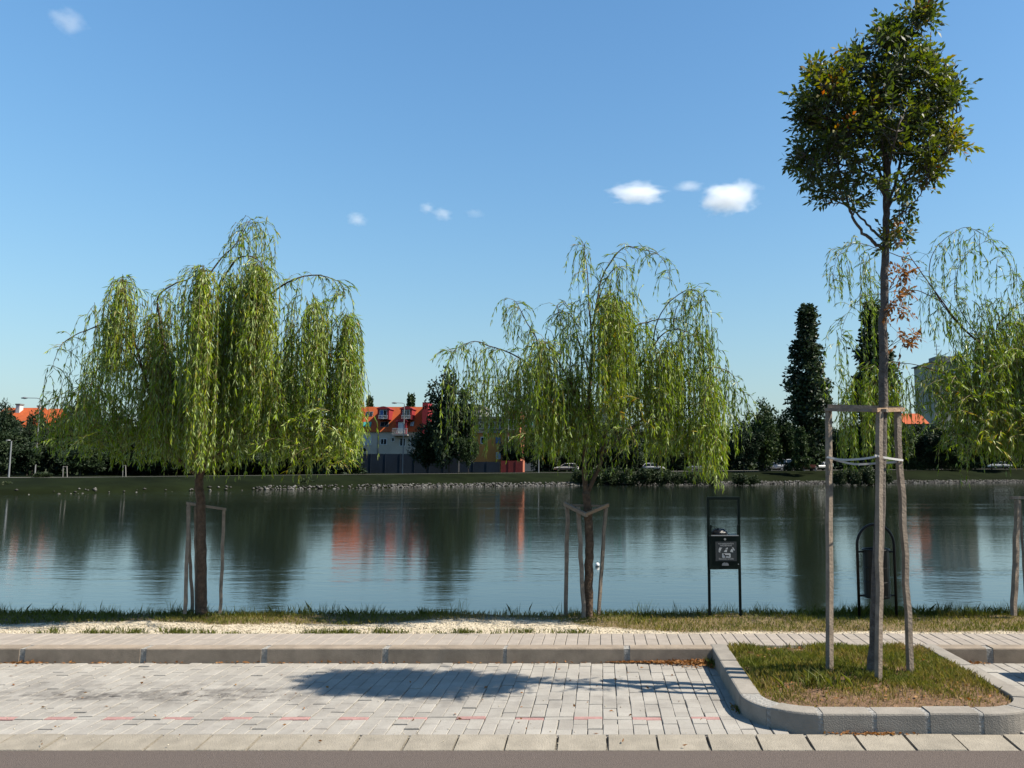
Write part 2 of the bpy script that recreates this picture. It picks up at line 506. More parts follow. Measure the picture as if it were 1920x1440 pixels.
# ---- verge with gravel and soil
GX = [-8, -6.3, -5.6, -5.0, -4.2, -3, -2.2, -1.6, -.5, .0, .6, 2, 5, 8]
GY = [8.36, 8.36, 8.42, 8.52, 8.46, 8.40, 8.42, 8.62, 8.62, 8.22, 8.02, 8.0, 8.02, 8.02]
def gravel_edge(x):
    x = np.asarray(x, float)
    return np.interp(x, GX, GY) + .025 * np.sin(x * 5.3) + .018 * np.sin(x * 13.1 + 1)
def verge_z(x, y):
    x = np.asarray(x, float); y = np.asarray(y, float)
    z = .105 + .007 * np.sin(x * 1.7 + y * 2) * np.clip((y - 7.9) * 2, 0, 1) + .004 * np.sin(x * 4.1 + 2) * np.clip((y - 8) * 2, 0, 1)
    return z - np.clip(y - 8.95, 0, 9) * .42
def make_verge():
    xs = np.linspace(-16, 14, 400)
    ys = np.concatenate([np.linspace(Y_SW1, 9.1, 26), np.linspace(9.3, 12, 8)])
    X, Y = np.meshgrid(xs, ys)
    V = np.stack([X, Y, verge_z(X, Y) + rng.normal(size=X.shape) * .003], -1).reshape(-1, 3)
    n = len(xs)
    idx = np.arange(len(V)).reshape(len(ys), n)
    Fq = np.stack([idx[:-1, :-1], idx[:-1, 1:], idx[1:, 1:], idx[1:, :-1]], -1).reshape(-1, 4)
    g = np.clip((gravel_edge(X) - Y) / .05 + .5, 0, 1)
    dry = np.clip(1 - np.abs(X + 1.1) / .9, 0, 1) * np.clip((8.85 - Y) / .2, 0, 1) * .6
    g = np.maximum(g, dry).reshape(-1)
    return struct(npmesh('verge', V, Fq, {'gravel': g}, M['verge'], smooth=True))
make_verge()

# ---- paved parking bays: 10 x 20 cm concrete blocks with a dashed row of red ones
ISL_X0, ISL_X1, ISL_Y0, ISL_Y1, ISL_R = .96, 2.985, 5.335, 7.36, .47
def in_island(x, y, grow=0.0):
    x0, x1, y0 = ISL_X0 - grow, ISL_X1 + grow, ISL_Y0 - grow
    if x < x0 or x > x1 or y < y0: return False
    r = ISL_R + grow
    if y < y0 + r:
        if x < x0 + r: return (x - x0 - r) ** 2 + (y - y0 - r) ** 2 < r * r
        if x > x1 - r: return (x - x1 + r) ** 2 + (y - y0 - r) ** 2 < r * r
    return True
paver_cache = {}
def paver_mesh(lx, ly, m, name='paver'):
    k = (round(lx, 3), round(ly, 3), m.name)
    if k not in paver_cache:
        me = bpy.data.meshes.new(name)
        b = MB().chamfer((-lx/2, -ly/2, -.05), (lx/2, ly/2, 0), .0035)
        me.from_pydata(b.v, [], b.f); me.materials.append(m); me.update()
        paver_cache[k] = me
    return paver_cache[k]
def paving(name, label, x0, x1, limit, red_phase):
    root = MB().box((x0, Y_FK1 - .02, -.09), (x1, Y_RK + .02, -.012)).build(name, M['bed'])
    struct(root, label)
    YR0, YR1 = 5.632, 5.692
    J = .0045
    items = []
    n0 = math.floor(x0 / .1); n1 = math.ceil(x1 / .1)
    for i in range(n0, n1):
        xa = i * .1 + .05
        if xa < x0 or xa > x1: continue
        off = .1 if i % 2 else 0
        # in front of the red row
        cuts = [Y_FK1 + .003, YR0] if not off else [Y_FK1 + .003, Y_FK1 + .003 + .115, YR0]
        if not off: cuts = [Y_FK1 + .003, Y_FK1 + .215, YR0]
        segs = list(zip(cuts[:-1], cuts[1:]))
        y = YR1 + (.1 if off else .2)
        a = YR1
        while a < Y_RK - .02:
            b = min(y, Y_RK - .003); segs.append((a, b)); a = b; y += .2
        for a, b in segs:
            items.append((xa + random.gauss(0, .0016), (a+b)/2, random.choice((.0945, .096, .097, .0975)), b - a - random.choice((.004, .005, .007)), False))
    j = math.floor(x0 / .2)
    while j * .2 < x1:
        xa = j * .2 + .1
        if x0 < xa < x1: items.append((xa, (YR0+YR1)/2, .2 - J, YR1 - YR0 - J, (j + red_phase) % 2 == 0))
        j += 1
    vis = []
    for it in items:
        if in_island(it[0], it[1], -.03): continue
        X, Y = it[0], it[1]
        px = CX + X / (Y * math.cos(PITCH) - EYE * math.sin(PITCH)) * F
        vis.append((0 if -20 < px < 1940 else 1, 0 if it[4] else Y, it))
    vis.sort(key=lambda t: t[:2])
    mass = MB(); mr = []
    for k, (o, _, (X, Y, lx, ly, red)) in enumerate(vis):
        z = random.gauss(0, .0022); tl = random.gauss(0, .008)
        if k < limit and (o == 0 or red):
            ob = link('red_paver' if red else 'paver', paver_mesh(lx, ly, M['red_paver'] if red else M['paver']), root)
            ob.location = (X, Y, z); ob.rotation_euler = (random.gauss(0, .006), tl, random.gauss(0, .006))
        elif not red:
            q = len(mass.v)
            mass.chamfer((X-lx/2, Y-ly/2, z-.05), (X+lx/2, Y+ly/2, z), .0035)
            mr += [random.random()] * (len(mass.v) - q)
    if mass.v:
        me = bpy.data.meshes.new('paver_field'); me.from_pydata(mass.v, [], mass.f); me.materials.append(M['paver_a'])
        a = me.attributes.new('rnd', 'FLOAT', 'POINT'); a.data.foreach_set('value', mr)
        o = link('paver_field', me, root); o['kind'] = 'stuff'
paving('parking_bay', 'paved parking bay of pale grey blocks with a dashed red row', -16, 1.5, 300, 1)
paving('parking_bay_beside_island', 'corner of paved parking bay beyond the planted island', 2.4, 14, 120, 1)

# ---- pavement beside the lake
pv = struct(MB().box((-16, Y_SW0 - .01, -.1), (14, Y_SW1, .105)).build('pavement', M['bed']), 'narrow block pavement along the raised kerb')
for i in range(-66, 60):
    for r, (ya, yb) in enumerate(((Y_SW0 + .004, 7.605), (7.605, Y_SW1))):
        X = i * .105 + .03
        ob = link('paver', paver_mesh(.1005, yb - ya - .004, M['paver_walk']), pv)
        ob.location = (X, (ya+yb)/2, .121 + random.gauss(0, .0012))
        ob.rotation_euler = (0, random.gauss(0, .006), random.gauss(0, .004))

walk = MB()
for i in list(range(-152, -66)) + list(range(60, 133)):
    for ya, yb in ((Y_SW0 + .004, 7.605), (7.605, Y_SW1)):
        walk.chamfer((i*.105+.03-.05, ya+.002, .07), (i*.105+.03+.05, yb-.002, .121), .0035)
walk.build('paver_field', M['paver_walk'], pv)['kind'] = 'stuff'
# ---- kerbs
def kerb_run(name, label, x0, x1, y0, y1, z0, z1, pitch, gap, m, mm, off=0.0, slope=0.0, bev=.012):
    root = struct(MB().box((x0, y0 + .006, z0), (x1, y1 - .006, z1 - .0075 - slope)).build(name, mm), label)
    x = math.floor((x0 - off) / pitch) * pitch + off
    while x < x1:
        a, b = max(x + gap/2 + random.gauss(0, gap*.12), x0), min(x + pitch - gap/2, x1)
        if b - a > .05:
            c = bev; j = random.gauss(0, .0015)
            prof = [(y0, z0), (y0, z1 - c - slope + j), (y0 + c * .3, z1 - c * .3 - slope + j), (y0 + c, z1 - slope + j), (y1 - .003, z1 + j), (y1, z1 - .003 + j), (y1, z0)]
            n = len(prof)
            vs = [(a, p[0], p[1]) for p in prof] + [(b, p[0], p[1]) for p in prof]
            mb = MB().add(vs, [tuple(range(n)), tuple(range(n, 2*n))] + [(i, (i+1) % n, (i+1) % n + n, i+n) for i in range(n)])
            mb.build('kerb_stone', m, root)
        x += pitch
    return root
kerb_run('kerb', 'raised grey concrete kerb along the pavement behind the parking bay', -16, ISL_X0 + .02, Y_RK, Y_SW0, -.1, .125, 1.06, .05, M['kerb'], M['mortar'], off=-5.09)
kerb_run('kerb_beside_island', 'raised grey kerb continuing beyond the planted island', ISL_X1 - .02, 14, Y_RK, Y_SW0, -.1, .125, 1.06, .05, M['kerb'], M['mortar'], off=-5.09)
kerb_run('road_edge', 'flush row of short pale kerb stones beside the asphalt', -16, 14, Y_FK0, Y_FK1, -.15, .004, .315, .018, M['kerb_pale'], M['mortar_dark'], off=.03, slope=.018, bev=.008)

# ---- planted island
def isl_path(inset, step=.02):
    x0, x1, y0 = ISL_X0 + inset, ISL_X1 - inset, ISL_Y0 + inset
    r = ISL_R - inset
    pts = []
    n = 60
    for i in range(n): pts.append((x0, ISL_Y1 + (y0 + r - ISL_Y1) * i / n))
    for i in range(n): t = math.pi + i / n * math.pi / 2; pts.append((x0 + r + r * math.cos(t), y0 + r + r * math.sin(t)))
    for i in range(n): pts.append((x0 + r + (x1 - x0 - 2*r) * i / n, y0))
    for i in range(n): t = 1.5 * math.pi + i / n * math.pi / 2; pts.append((x1 - r + r * math.cos(t), y0 + r + r * math.sin(t)))
    for i in range(n + 1): pts.append((x1, y0 + r + (ISL_Y1 - y0 - r) * i / n))
    return pts
def island():
    po, pi_ = isl_path(0), isl_path(.145)
    L = [0]
    for a, b in zip(po[:-1], po[1:]): L.append(L[-1] + math.hypot(b[0]-a[0], b[1]-a[1]))
    L = np.array(L); po = np.array(po); pi_ = np.array(pi_)
    def P(arr, s): return np.array([np.interp(s, L, arr[:, 0]), np.interp(s, L, arr[:, 1])])
    def sweep(s0, s1, top, c, ins):
        n = max(2, int((s1 - s0) / .05) + 1)
        mb = MB(); rings = []
        for s in np.linspace(s0, s1, n):
            a, b = P(po, s), P(pi_, s)
            u = (b - a) / np.linalg.norm(b - a)
            a = a + u * ins; b = b - u * ins
            prof = [(a, -.1), (a, top - c), (a + u * c * .3, top - c*.3), (a + u * c, top), (b - u * c * .4, top), (b, top - c * .4), (b, -.1)]
            rings.append([(q[0], q[1], z) for q, z in prof])
        k = 7
        vs = [v for r_ in rings for v in r_]
        fs = [(i*k+j, i*k+(j+1) % k, (i+1)*k+(j+1) % k, (i+1)*k+j) for i in range(n-1) for j in range(k)]
        fs += [tuple(range(k)), tuple((n-1)*k + j for j in range(k))]
        return mb.add(vs, fs)
    root = struct(sweep(0, L[-1], .124, .012, .0025).build('island_kerb', M['mortar']), 'rounded concrete kerb around the planted island')
    # straight flanks of longer stones, short stones round the bend
    r0 = ISL_Y1 - (ISL_Y0 + ISL_R)
    cuts = [0.0, .60, r0 + .02]
    s = r0 + .02
    while s < L[-1] - r0 - .1: s += .345; cuts.append(s)
    cuts += [L[-1] - .75, L[-1]]
    for a, b in zip(cuts[:-1], cuts[1:]):
        g = .018 if a > r0 - .2 and b < L[-1] - r0 + .2 else .006
        sweep(a + g, b - g, .128 + random.gauss(0, .002), .014, 0).build('kerb_stone', M['kerb_isle'], root)
    # soil bed
    ys = np.linspace(ISL_Y0 + .13, 7.352, 48)
    vs, fs, n = [], [], 44
    for y in ys:
        r = ISL_R - .13
        h = 0 if y > ISL_Y0 + .13 + r else r - math.sqrt(max(0, r*r - (ISL_Y0 + .13 + r - y) ** 2))
        for x in np.linspace(ISL_X0 + .13 + h, ISL_X1 - .13 - h, n):
            vs.append((x, y, float(island_z(x, y)) + random.gauss(0, .003)))
    for k in range(len(ys) - 1):
        for i in range(n - 1):
            fs.append((k*n+i, k*n+i+1, (k+1)*n+i+1, (k+1)*n+i))
    me = bpy.data.meshes.new('island_soil'); me.from_pydata(vs, [], fs); me.materials.append(M['soil'])
    o = link('island_soil', me); struct(o, 'bare brown soil of the planted island')
def island_z(x, y):
    return .10 + .035 * np.clip(1 - ((np.asarray(x) - 2.05) ** 2 + (np.asarray(y) - 6.4) ** 2) / .9, 0, 1) + .006 * np.sin(np.asarray(x) * 9) * np.sin(np.asarray(y) * 11)
M['soil'] = mat('island_soil', (0.144, 0.09, 0.054), .95, .5, 18, .9, 60, .1)
island()

# ================================================================== NEAR TREES
def smooth_path(pts, n=6):
    """Catmull-Rom through pts"""
    P = [np.array(p, float) for p in pts]
    P = [2*P[0]-P[1]] + P + [2*P[-1]-P[-2]]
    out = []
    for i in range(1, len(P) - 2):
        for k in range(n):
            t = k / n
            a, b, c, d = P[i-1:i+3]
            out.append(.5*((2*b)+(-a+c)*t+(2*a-5*b+4*c-d)*t*t+(-a+3*b-3*c+d)*t**3))
    out.append(P[-2])
    return out
def limb(pts, r0, r1, name, m, parent, n=7, wob=.0):
    p = smooth_path(pts)
    if wob: p = [q + rng.normal(size=3) * wob for q in p]
    r = [r0 + (r1 - r0) * (i / (len(p) - 1)) ** .8 for i in range(len(p))]
    MB().tube(p, r, n).build(name, m, parent, True)
    return p

class Strands:
    def __init__(s):
        s.P, s.D, s.L, s.W, s.R = [], [], [], [], []
        s.tw = MB()
    def strand(s, p, out, length, hue, leafd=2.3, droop=.16, stem=True):
        p = np.array(p, float); v = np.array(out, float); v /= np.linalg.norm(v) + 1e-9
        step = .05; n = max(2, int(length / step))
        pts = [p.copy()]
        ph = rng.uniform(0, 6.28); am = rng.uniform(.02, .07); ph2 = rng.uniform(0, 6.28)
        for i in range(n):
            v = v * (1 - droop) + np.array([am * math.sin(ph + i * .35), am * math.cos(ph2 + i * .3), -1.0]) * droop
            v /= np.linalg.norm(v)
            p = p + v * step
            pts.append(p.copy())
            k = rng.poisson(leafd)
            for _ in range(k):
                d = v * rng.uniform(.7, 1.0) + rng.normal(size=3) * .32 + np.array([0, 0, -.28])
                s.P.append(p - v * step * rng.random()); s.D.append(d)
                t = i / n
                s.L.append(rng.uniform(.06, .10) * (1 - .25 * t)); s.W.append(rng.uniform(.0085, .0135))
                s.R.append(np.clip(hue + rng.normal() * .16, 0, 1))
        if stem:
            s.tw.tube(pts[::2] if len(pts) > 4 else pts, [.0028 - .0018 * i / (len(pts[::2] if len(pts) > 4 else pts)) for i in range(len(pts[::2] if len(pts) > 4 else pts))], 3, False)
    def build(s, parent, m, tm):
        V, Fq, r = leafdata(np.array(s.P), np.array(s.D), np.array(s.L), np.array(s.W), np.array(s.R), .18, .06)
        V = V - np.array(wloc(parent))
        npmesh('crown', V, Fq, {'rnd': r}, m, parent)
        s.tw.build('twigs', tm, parent)

def willow(label, base, Y0, trunk, limbs, curtains, bushes, group='weeping willows on the near bank', dens=1.0):
    b = at(base[0], base[1], Y0)
    root = thing('willow_tree', label, 'tree', b, group)
    st = Strands()
    for k, (nm, pts, r0, r1, y0, y1) in enumerate(trunk + limbs):
        n = len(pts)
        w3 = [at(q[0], q[1], Y0 + y0 + (y1 - y0) * i / (n - 1)) for i, q in enumerate(pts)]
        pth = limb(w3, r0 * (1 if nm == 'trunk' else .85), r1 * (1 if nm == 'trunk' else .6), nm, M['bark_willow'], root, 8 if nm == 'trunk' else 6, .003 if nm == 'trunk' else .0015)
        if nm == 'branch':
            L_ = len(pth)
            for q in range(int(L_ * .35), L_):
                for _ in range(rng.integers(0, 3)):
                    st.strand(pth[q], (rng.normal() * .6, rng.normal() * .6, rng.uniform(-.2, .7)), rng.uniform(.12, .55) * rng.uniform(.5, 1), rng.uniform(.35, .6), 1.7, .26)
    for (x, y0, y1, hw, n, dy, hue, ld) in curtains:
        col_ = dy <= -.25 and n >= 28
        hue = max(hue, .46)
        for _ in range(max(2, int(n * dens * (2.3 if col_ else (1.2 if ld >= 2 else 1.0))))):
            u = rng.random()
            ys = y0 + (y1 - y0) * .55 * u ** 1.8
            Y = Y0 + (dy * .6 if dy < 0 else dy) + rng.normal() * .13
            p = at(x + rng.normal() * hw * (.5 if col_ else .62), ys + rng.normal() * 5, Y)
            ye = y1 + 12 - (y1 - y0) * .42 * rng.random() ** 1.3
            length = max(.12, (ye - ys) / F * Y)
            o = (rng.normal() * .35, rng.normal() * .35, rng.uniform(-.6, .3))
            st.strand(p, o, length, hue, ld, .38)
    for (x, y0, y1, hw, n, dy, hue) in bushes:
        for _ in range(int(n * 1.3 * dens)):
            Y = Y0 + .1 + dy + rng.normal() * .32
            p = at(x + rng.uniform(-hw, hw), rng.uniform(y0, y0 + (y1 - y0) * .75), Y)
            o = (rng.normal(), rng.normal(), rng.uniform(-.5, .6))
            st.strand(p, o, rng.uniform(.18, .42), hue, 2.4, .13)
    st.build(root, M['willow'], M['twig'])
    return root

YW = 8.87
w1_cur = [  # x, top, bottom, half width, strands, depth, hue, leaf density
 (96,690,842,8,8,-.2,.45,2.0),(150,625,700,5,2,0,.5,1.5),(178,568,790,13,13,.2,.35,2.0),(197,560,800,13,11,-.3,.4,2.0),
 (228,520,750,10,36,-.5,.62,2.5),(258,540,690,20,12,0,.45,1.6),(285,585,800,20,30,-.3,.5,2.2),(165,690,850,24,24,-.4,.5,2.2),
 (210,730,862,27,34,.2,.45,2.3),(255,715,872,25,34,-.2,.5,2.3),(312,600,865,28,46,.5,.3,2.3),(337,640,872,28,38,-.1,.4,2.3),
 (340,560,640,24,12,.2,.4,1.5),(382,502,885,14,64,-1.0,.62,2.5),(415,560,870,18,36,.3,.35,2.3),
 (505,440,545,9,7,.1,.55,1.7),(520,500,560,8,3,0,.5,1.5),(440,510,835,27,48,-.3,.55,2.4),(480,493,800,22,84,-.7,.6,2.6),(497,500,700,7,22,-.8,.75,2.4),
 (455,600,862,30,46,.6,.3,2.3),(530,560,760,20,20,.3,.4,1.7),(560,553,775,14,18,-.2,.45,1.9),(588,560,805,13,34,-.4,.55,2.4),
 (610,560,815,9,12,.2,.4,1.7),(618,600,835,11,26,-.3,.55,2.3),(640,535,650,8,13,-.1,.45,1.9),(652,590,862,12,50,-.3,.58,2.5),(664,690,858,8,30,-.2,.55,2.4),
 (690,680,872,3,2,0,.5,1.0),(500,800,905,6,3,-.3,.55,1.8),(540,780,880,20,12,-.1,.5,2.0),(600,790,888,20,10,0,.5,2.0),(400,820,890,10,10,-.4,.5,2.0),(290,760,870,30,20,.8,.3,2.2),(380,700,870,40,40,.9,.25,2.2),(520,650,850,40,36,.9,.3,2.2)]
w1_bush = [(520,735,875,42,60,0,.55),(580,750,875,40,60,-.2,.7),(630,780,868,34,36,-.1,.6),(465,760,870,40,40,0,.5),(390,780,880,40,34,.2,.4),
 (250,785,868,80,46,.1,.45),(150,785,845,48,26,0,.5),(330,700,860,50,40,.4,.3),(600,820,880,50,20,.6,.8)]
w1_limbs = [
 ('branch',[(383,885),(392,800),(398,700),(405,620),(408,560),(414,525)],.030,.016,0,-.05),
 ('branch',[(408,540),(428,507),(447,484),(471,481),(490,494),(496,520)],.016,.004,-.05,-.7),
 ('branch',[(396,560),(392,520),(416,483),(436,465),(455,438),(470,412),(480,420)],.014,.003,0,.1),
 ('branch',[(405,640),(450,600),(507,552),(535,532),(566,519),(594,516),(618,521),(640,533),(648,560)],.018,.005,0,-.2),
 ('branch',[(375,885),(350,800),(318,700),(300,600),(297,556),(329,532),(356,522),(376,500),(384,508)],.022,.004,0,-.9),
 ('branch',[(370,892),(335,860),(300,790),(270,700),(245,610),(232,540),(229,520)],.022,.004,0,-.5),
 ('branch',[(310,800),(260,680),(214,610),(158,621),(127,637),(111,653),(97,692)],.014,.003,0,-.2),
 ('branch',[(385,860),(440,780),(500,700),(560,620),(600,570),(612,565)],.02,.004,.05,.25),
 ('branch',[(385,870),(450,820),(540,760),(620,740),(655,700)],.016,.004,0,-.3),
 ('branch',[(372,880),(390,760),(430,660),(455,610)],.018,.005,.05,.6),
 ('branch',[(365,885),(300,830),(230,770),(170,720),(120,745)],.014,.003,0,.2)]
def fountain(st_px, Y, n, spread, length):
    pass
willow('weeping willow with tall hooked tip, left of the three willows', (377,1150), YW,
       [('trunk',[(377,1156),(378,1100),(377,1000),(376,940),(373,905),(378,880)],.058,.040,0,0)], w1_limbs,
       w1_cur + [(120,735,855,26,22,.1,.45,2.2),(150,700,850,22,18,-.3,.5,2.0),(190,650,840,22,22,.4,.35,2.0),(310,545,680,22,14,-.2,.45,1.5),(345,530,700,20,16,.1,.45,1.6),(300,640,860,26,30,-.5,.5,2.3),(350,700,880,22,30,-.6,.5,2.3),(545,600,860,24,34,.1,.4,2.2),(575,640,870,20,26,.5,.35,2.2),(630,620,860,16,26,.3,.4,2.2),(520,700,880,24,30,-.4,.55,2.3),(430,760,890,24,24,-.6,.55,2.3),(470,412,500,14,14,.1,.55,1.6),(450,425,530,18,9,.05,.5,1.5),(492,425,540,14,9,.15,.55,1.6),(470,410,470,26,8,.1,.55,1.5)], w1_bush)

w2_cur = [
 (846,660,850,7,10,-.2,.5,2.0),(868,655,760,10,7,.1,.45,1.7),(890,645,800,16,22,.2,.35,1.8),(920,655,820,18,24,-.1,.4,1.8),(945,665,790,16,18,.2,.4,1.8),
 (955,567,640,9,9,0,.4,1.7),(975,577,660,11,12,.1,.4,1.7),(998,602,665,10,10,-.1,.4,1.7),(978,665,852,12,36,-.3,.5,2.3),(990,680,842,12,20,.2,.45,2.0),
 (1020,640,852,14,50,-.7,.62,2.5),(1040,700,855,13,40,-.5,.6,2.4),(1035,600,700,20,12,.2,.4,1.5),(1060,590,700,22,17,.3,.4,1.5),(1085,560,660,16,14,.1,.45,1.6),
 (1094,456,545,6,16,0,.6,2.0),(1083,500,565,5,3,.1,.5,1.5),(1140,500,620,22,30,.1,.5,1.7),(1165,478,600,13,10,0,.45,1.6),(1200,468,585,7,6,0,.45,1.6),(1217,470,510,6,3,0,.4,1.5),(1248,490,548,4,4,0,.4,1.6),
 (1140,550,785,21,70,-.6,.68,2.5),(1165,560,765,16,40,-.4,.6,2.4),(1090,620,825,22,48,0,.5,2.2),(1070,690,852,22,44,-.3,.5,2.3),(1110,740,855,30,46,.3,.35,2.3),
 (1190,620,825,25,46,.3,.4,2.2),(1220,650,855,22,54,-.1,.55,2.3),(1255,640,855,20,54,-.4,.58,2.4),(1285,620,862,20,54,-.2,.55,2.4),(1310,600,855,16,40,0,.5,2.2),
 (1262,562,650,16,14,.2,.4,1.6),(1285,552,640,14,15,.1,.4,1.6),(1305,555,680,10,17,-.1,.4,1.8),(1325,560,720,9,16,-.1,.4,1.8),(1338,590,780,7,18,0,.42,2.0),
 (1330,700,895,13,52,-.6,.62,2.5),(1345,740,922,7,18,-.6,.62,2.2),(1360,690,855,11,22,.1,.45,2.0),(1380,720,852,11,16,.1,.45,1.9),(1398,742,800,7,7,0,.45,1.8),
 (1120,820,905,4,2,-.2,.5,1.6),(1190,800,880,6,4,-.2,.5,1.8),(1230,660,840,60,40,.9,.3,2.2),(1060,680,840,50,36,.9,.3,2.2),(1150,600,800,40,30,.8,.3,2.2)]
w2_bush = [(1180,730,850,60,56,0,.6),(1260,750,858,60,60,-.1,.62),(1060,790,858,50,28,0,.5),(1130,670,800,50,50,.1,.7),(1180,740,800,26,20,-.3,.86),(1230,680,780,60,40,.2,.5),(1000,790,850,30,14,0,.5)]
w2_limbs = [
 ('trunk',[(1098,925),(1096,890),(1097,845),(1100,790),(1108,700)],.034,.018,0,-.03),
 ('trunk',[(1101,925),(1112,900),(1125,872),(1130,840),(1150,760),(1188,685)],.030,.016,0,.1),
 ('branch',[(1188,690),(1208,675),(1223,653),(1243,626),(1271,618),(1299,628),(1315,650)],.016,.004,.1,-.2),
 ('branch',[(1140,780),(1160,680),(1188,616),(1215,604),(1243,598),(1275,600),(1300,612)],.016,.004,.05,.1),
 ('branch',[(1223,655),(1230,610),(1250,572),(1283,546),(1302,544),(1318,558),(1330,590)],.011,.003,0,-.1),
 ('branch',[(1262,615),(1268,580),(1290,548),(1305,542)],.008,.003,0,.1),
 ('branch',[(1108,700),(1110,640),(1104,570),(1102,520),(1096,470),(1094,455)],.018,.003,0,0),
 ('branch',[(1106,640),(1120,560),(1128,523),(1148,487),(1172,463),(1200,467),(1231,475),(1247,495),(1258,530)],.014,.0025,0,0),
 ('branch',[(1110,610),(1130,540),(1150,505),(1165,500)],.011,.003,.05,-.5),
 ('branch',[(1097,820),(1060,760),(1025,700),(1009,657),(1005,633),(986,602),(970,570),(962,562)],.020,.004,0,-.1),
 ('branch',[(1050,745),(1000,690),(954,661),(918,649),(891,640),(863,649),(846,662)],.015,.003,0,-.1),
 ('branch',[(1105,700),(1085,640),(1075,600),(1060,585),(1040,590),(1032,608)],.012,.003,.05,.2),
 ('branch',[(1060,620),(1045,575),(1058,568),(1068,580)],.006,.002,.1,.2),
 ('branch',[(1130,850),(1200,790),(1280,720),(1330,690),(1370,700),(1395,740)],.018,.003,.05,-.1),
 ('branch',[(1100,780),(1070,720),(1030,650),(1020,640)],.015,.004,0,-.7),
 ('branch',[(1130,760),(1138,650),(1140,570),(1142,548)],.015,.004,0,-.6)]
w2_cur += [(905,700,850,24,26,.3,.35,2.0),(935,700,850,20,24,-.3,.45,2.0),(960,720,860,18,22,.0,.45,2.1),(1000,640,760,16,16,.3,.4,1.8),(1110,560,700,20,22,-.2,.5,1.9),(1180,560,680,20,16,.2,.45,1.7),(1205,600,760,20,20,-.3,.5,2.0),(1050,760,870,18,18,-.5,.55,2.2),(1090,780,880,20,20,-.4,.5,2.2),(1160,760,880,24,24,-.4,.55,2.2),(1240,780,885,24,24,-.5,.6,2.2),(1300,780,890,18,20,-.5,.6,2.2)]
willow('weeping willow with forked trunk beside the dog waste box, middle of the three willows', (1102,1157), YW - .05,
       [('trunk',[(1103,1164),(1104,1100),(1105,1020),(1103,965),(1099,922)],.055,.045,0,0)], w2_limbs, w2_cur, w2_bush, dens=.68)

w3_cur = [
 (1574,470,570,10,6,-.2,.4,2.0),(1560,500,580,4,4,-.2,.4,1.9),(1586,468,545,6,3,-.2,.4,1.7),(1612,472,540,3,3,-.1,.4,1.6),(1622,480,745,4,8,0,.42,1.9),(1640,482,530,4,3,0,.4,1.6),
 (1578,622,745,7,8,-.2,.4,1.9),(1566,690,765,9,6,-.2,.4,1.8),(1600,700,880,20,20,0,.55,2.0),(1635,680,862,19,28,-.2,.62,2.2),(1675,690,872,17,24,-.1,.6,2.2),(1590,740,872,14,14,.2,.5,2.0),(1655,760,882,18,16,.2,.55,2.0),
 (1700,700,800,16,12,0,.5,1.9),(1720,520,600,11,5,0,.4,1.5),(1740,545,640,13,8,0,.4,1.6),(1770,580,655,15,12,0,.4,1.7),(1800,562,660,20,16,0,.42,1.7),(1840,560,700,25,24,0,.42,1.8),(1880,555,700,25,24,0,.42,1.8),
 (1775,450,560,9,7,0,.4,1.6),(1800,438,545,9,7,0,.4,1.6),(1830,436,560,9,7,0,.4,1.6),(1868,462,565,9,6,0,.4,1.6),(1900,503,600,8,6,0,.4,1.6),
 (1780,660,795,24,28,-.2,.65,2.2),(1820,640,855,25,56,.1,.55,2.3),(1860,620,862,25,66,-.2,.6,2.4),(1900,600,872,22,76,0,.55,2.4),(1935,590,880,24,70,.2,.5,2.4),(1975,590,880,26,70,-.3,.5,2.4),(2030,600,880,30,80,0,.5,2.4),(2090,640,870,30,60,.1,.5,2.3),(2140,680,860,24,40,0,.5,2.3),
 (1750,680,800,18,14,.1,.5,1.9),(1728,700,792,12,8,0,.5,1.8),(1794,800,902,4,3,-.2,.5,1.9),(1815,810,908,4,3,-.2,.5,1.9),(1770,800,882,5,3,0,.5,1.9),(1898,800,885,6,4,-.2,.5,1.9),
 (1900,650,850,60,50,.9,.3,2.2),(2000,640,850,60,50,.9,.3,2.2),(1950,500,640,40,24,.2,.45,1.8)]
w3_bush = [(1780,680,800,40,44,0,.68),(1850,650,820,60,80,-.1,.66),(1910,650,855,50,80,0,.6),(1890,760,860,50,40,-.3,.85),(2000,650,850,70,70,0,.55),(1800,760,860,40,30,.2,.45)]
w3_limbs = [
 ('branch',[(1950,880),(1915,760),(1880,690),(1853,656),(1805,615),(1768,567),(1731,516),(1705,479)],.026,.007,0,0),
 ('branch',[(1712,488),(1680,478),(1645,466),(1610,456),(1585,464),(1568,490),(1557,545)],.007,.002,0,-.2),
 ('branch',[(1768,567),(1720,545),(1670,548),(1625,556),(1598,575),(1580,612),(1577,640)],.007,.002,0,-.2),
 ('branch',[(1640,552),(1625,520),(1622,485)],.004,.002,0,0),
 ('branch',[(1790,600),(1760,560),(1742,510),(1755,465),(1790,435),(1815,427),(1850,445),(1890,490),(1916,545)],.008,.002,0,0),
 ('branch',[(1850,655),(1800,580),(1790,530),(1810,480),(1850,450)],.007,.002,0,.1),
 ('branch',[(1915,760),(1820,720),(1740,690),(1680,680),(1640,690)],.012,.003,0,-.1),
 ('branch',[(1940,820),(1870,640),(1890,590),(1930,560)],.014,.004,0,-.2),
 ('branch',[(1950,860),(1990,720),(2030,640),(2090,640)],.02,.004,0,0)]
willow('weeping willow cut off by the picture edge, right of the three willows', (1952,1160), YW + .05,
       [('trunk',[(1952,1166),(1953,1060),(1950,960),(1950,875)],.055,.04,0,0)], w3_limbs, w3_cur, w3_bush, dens=1.1)

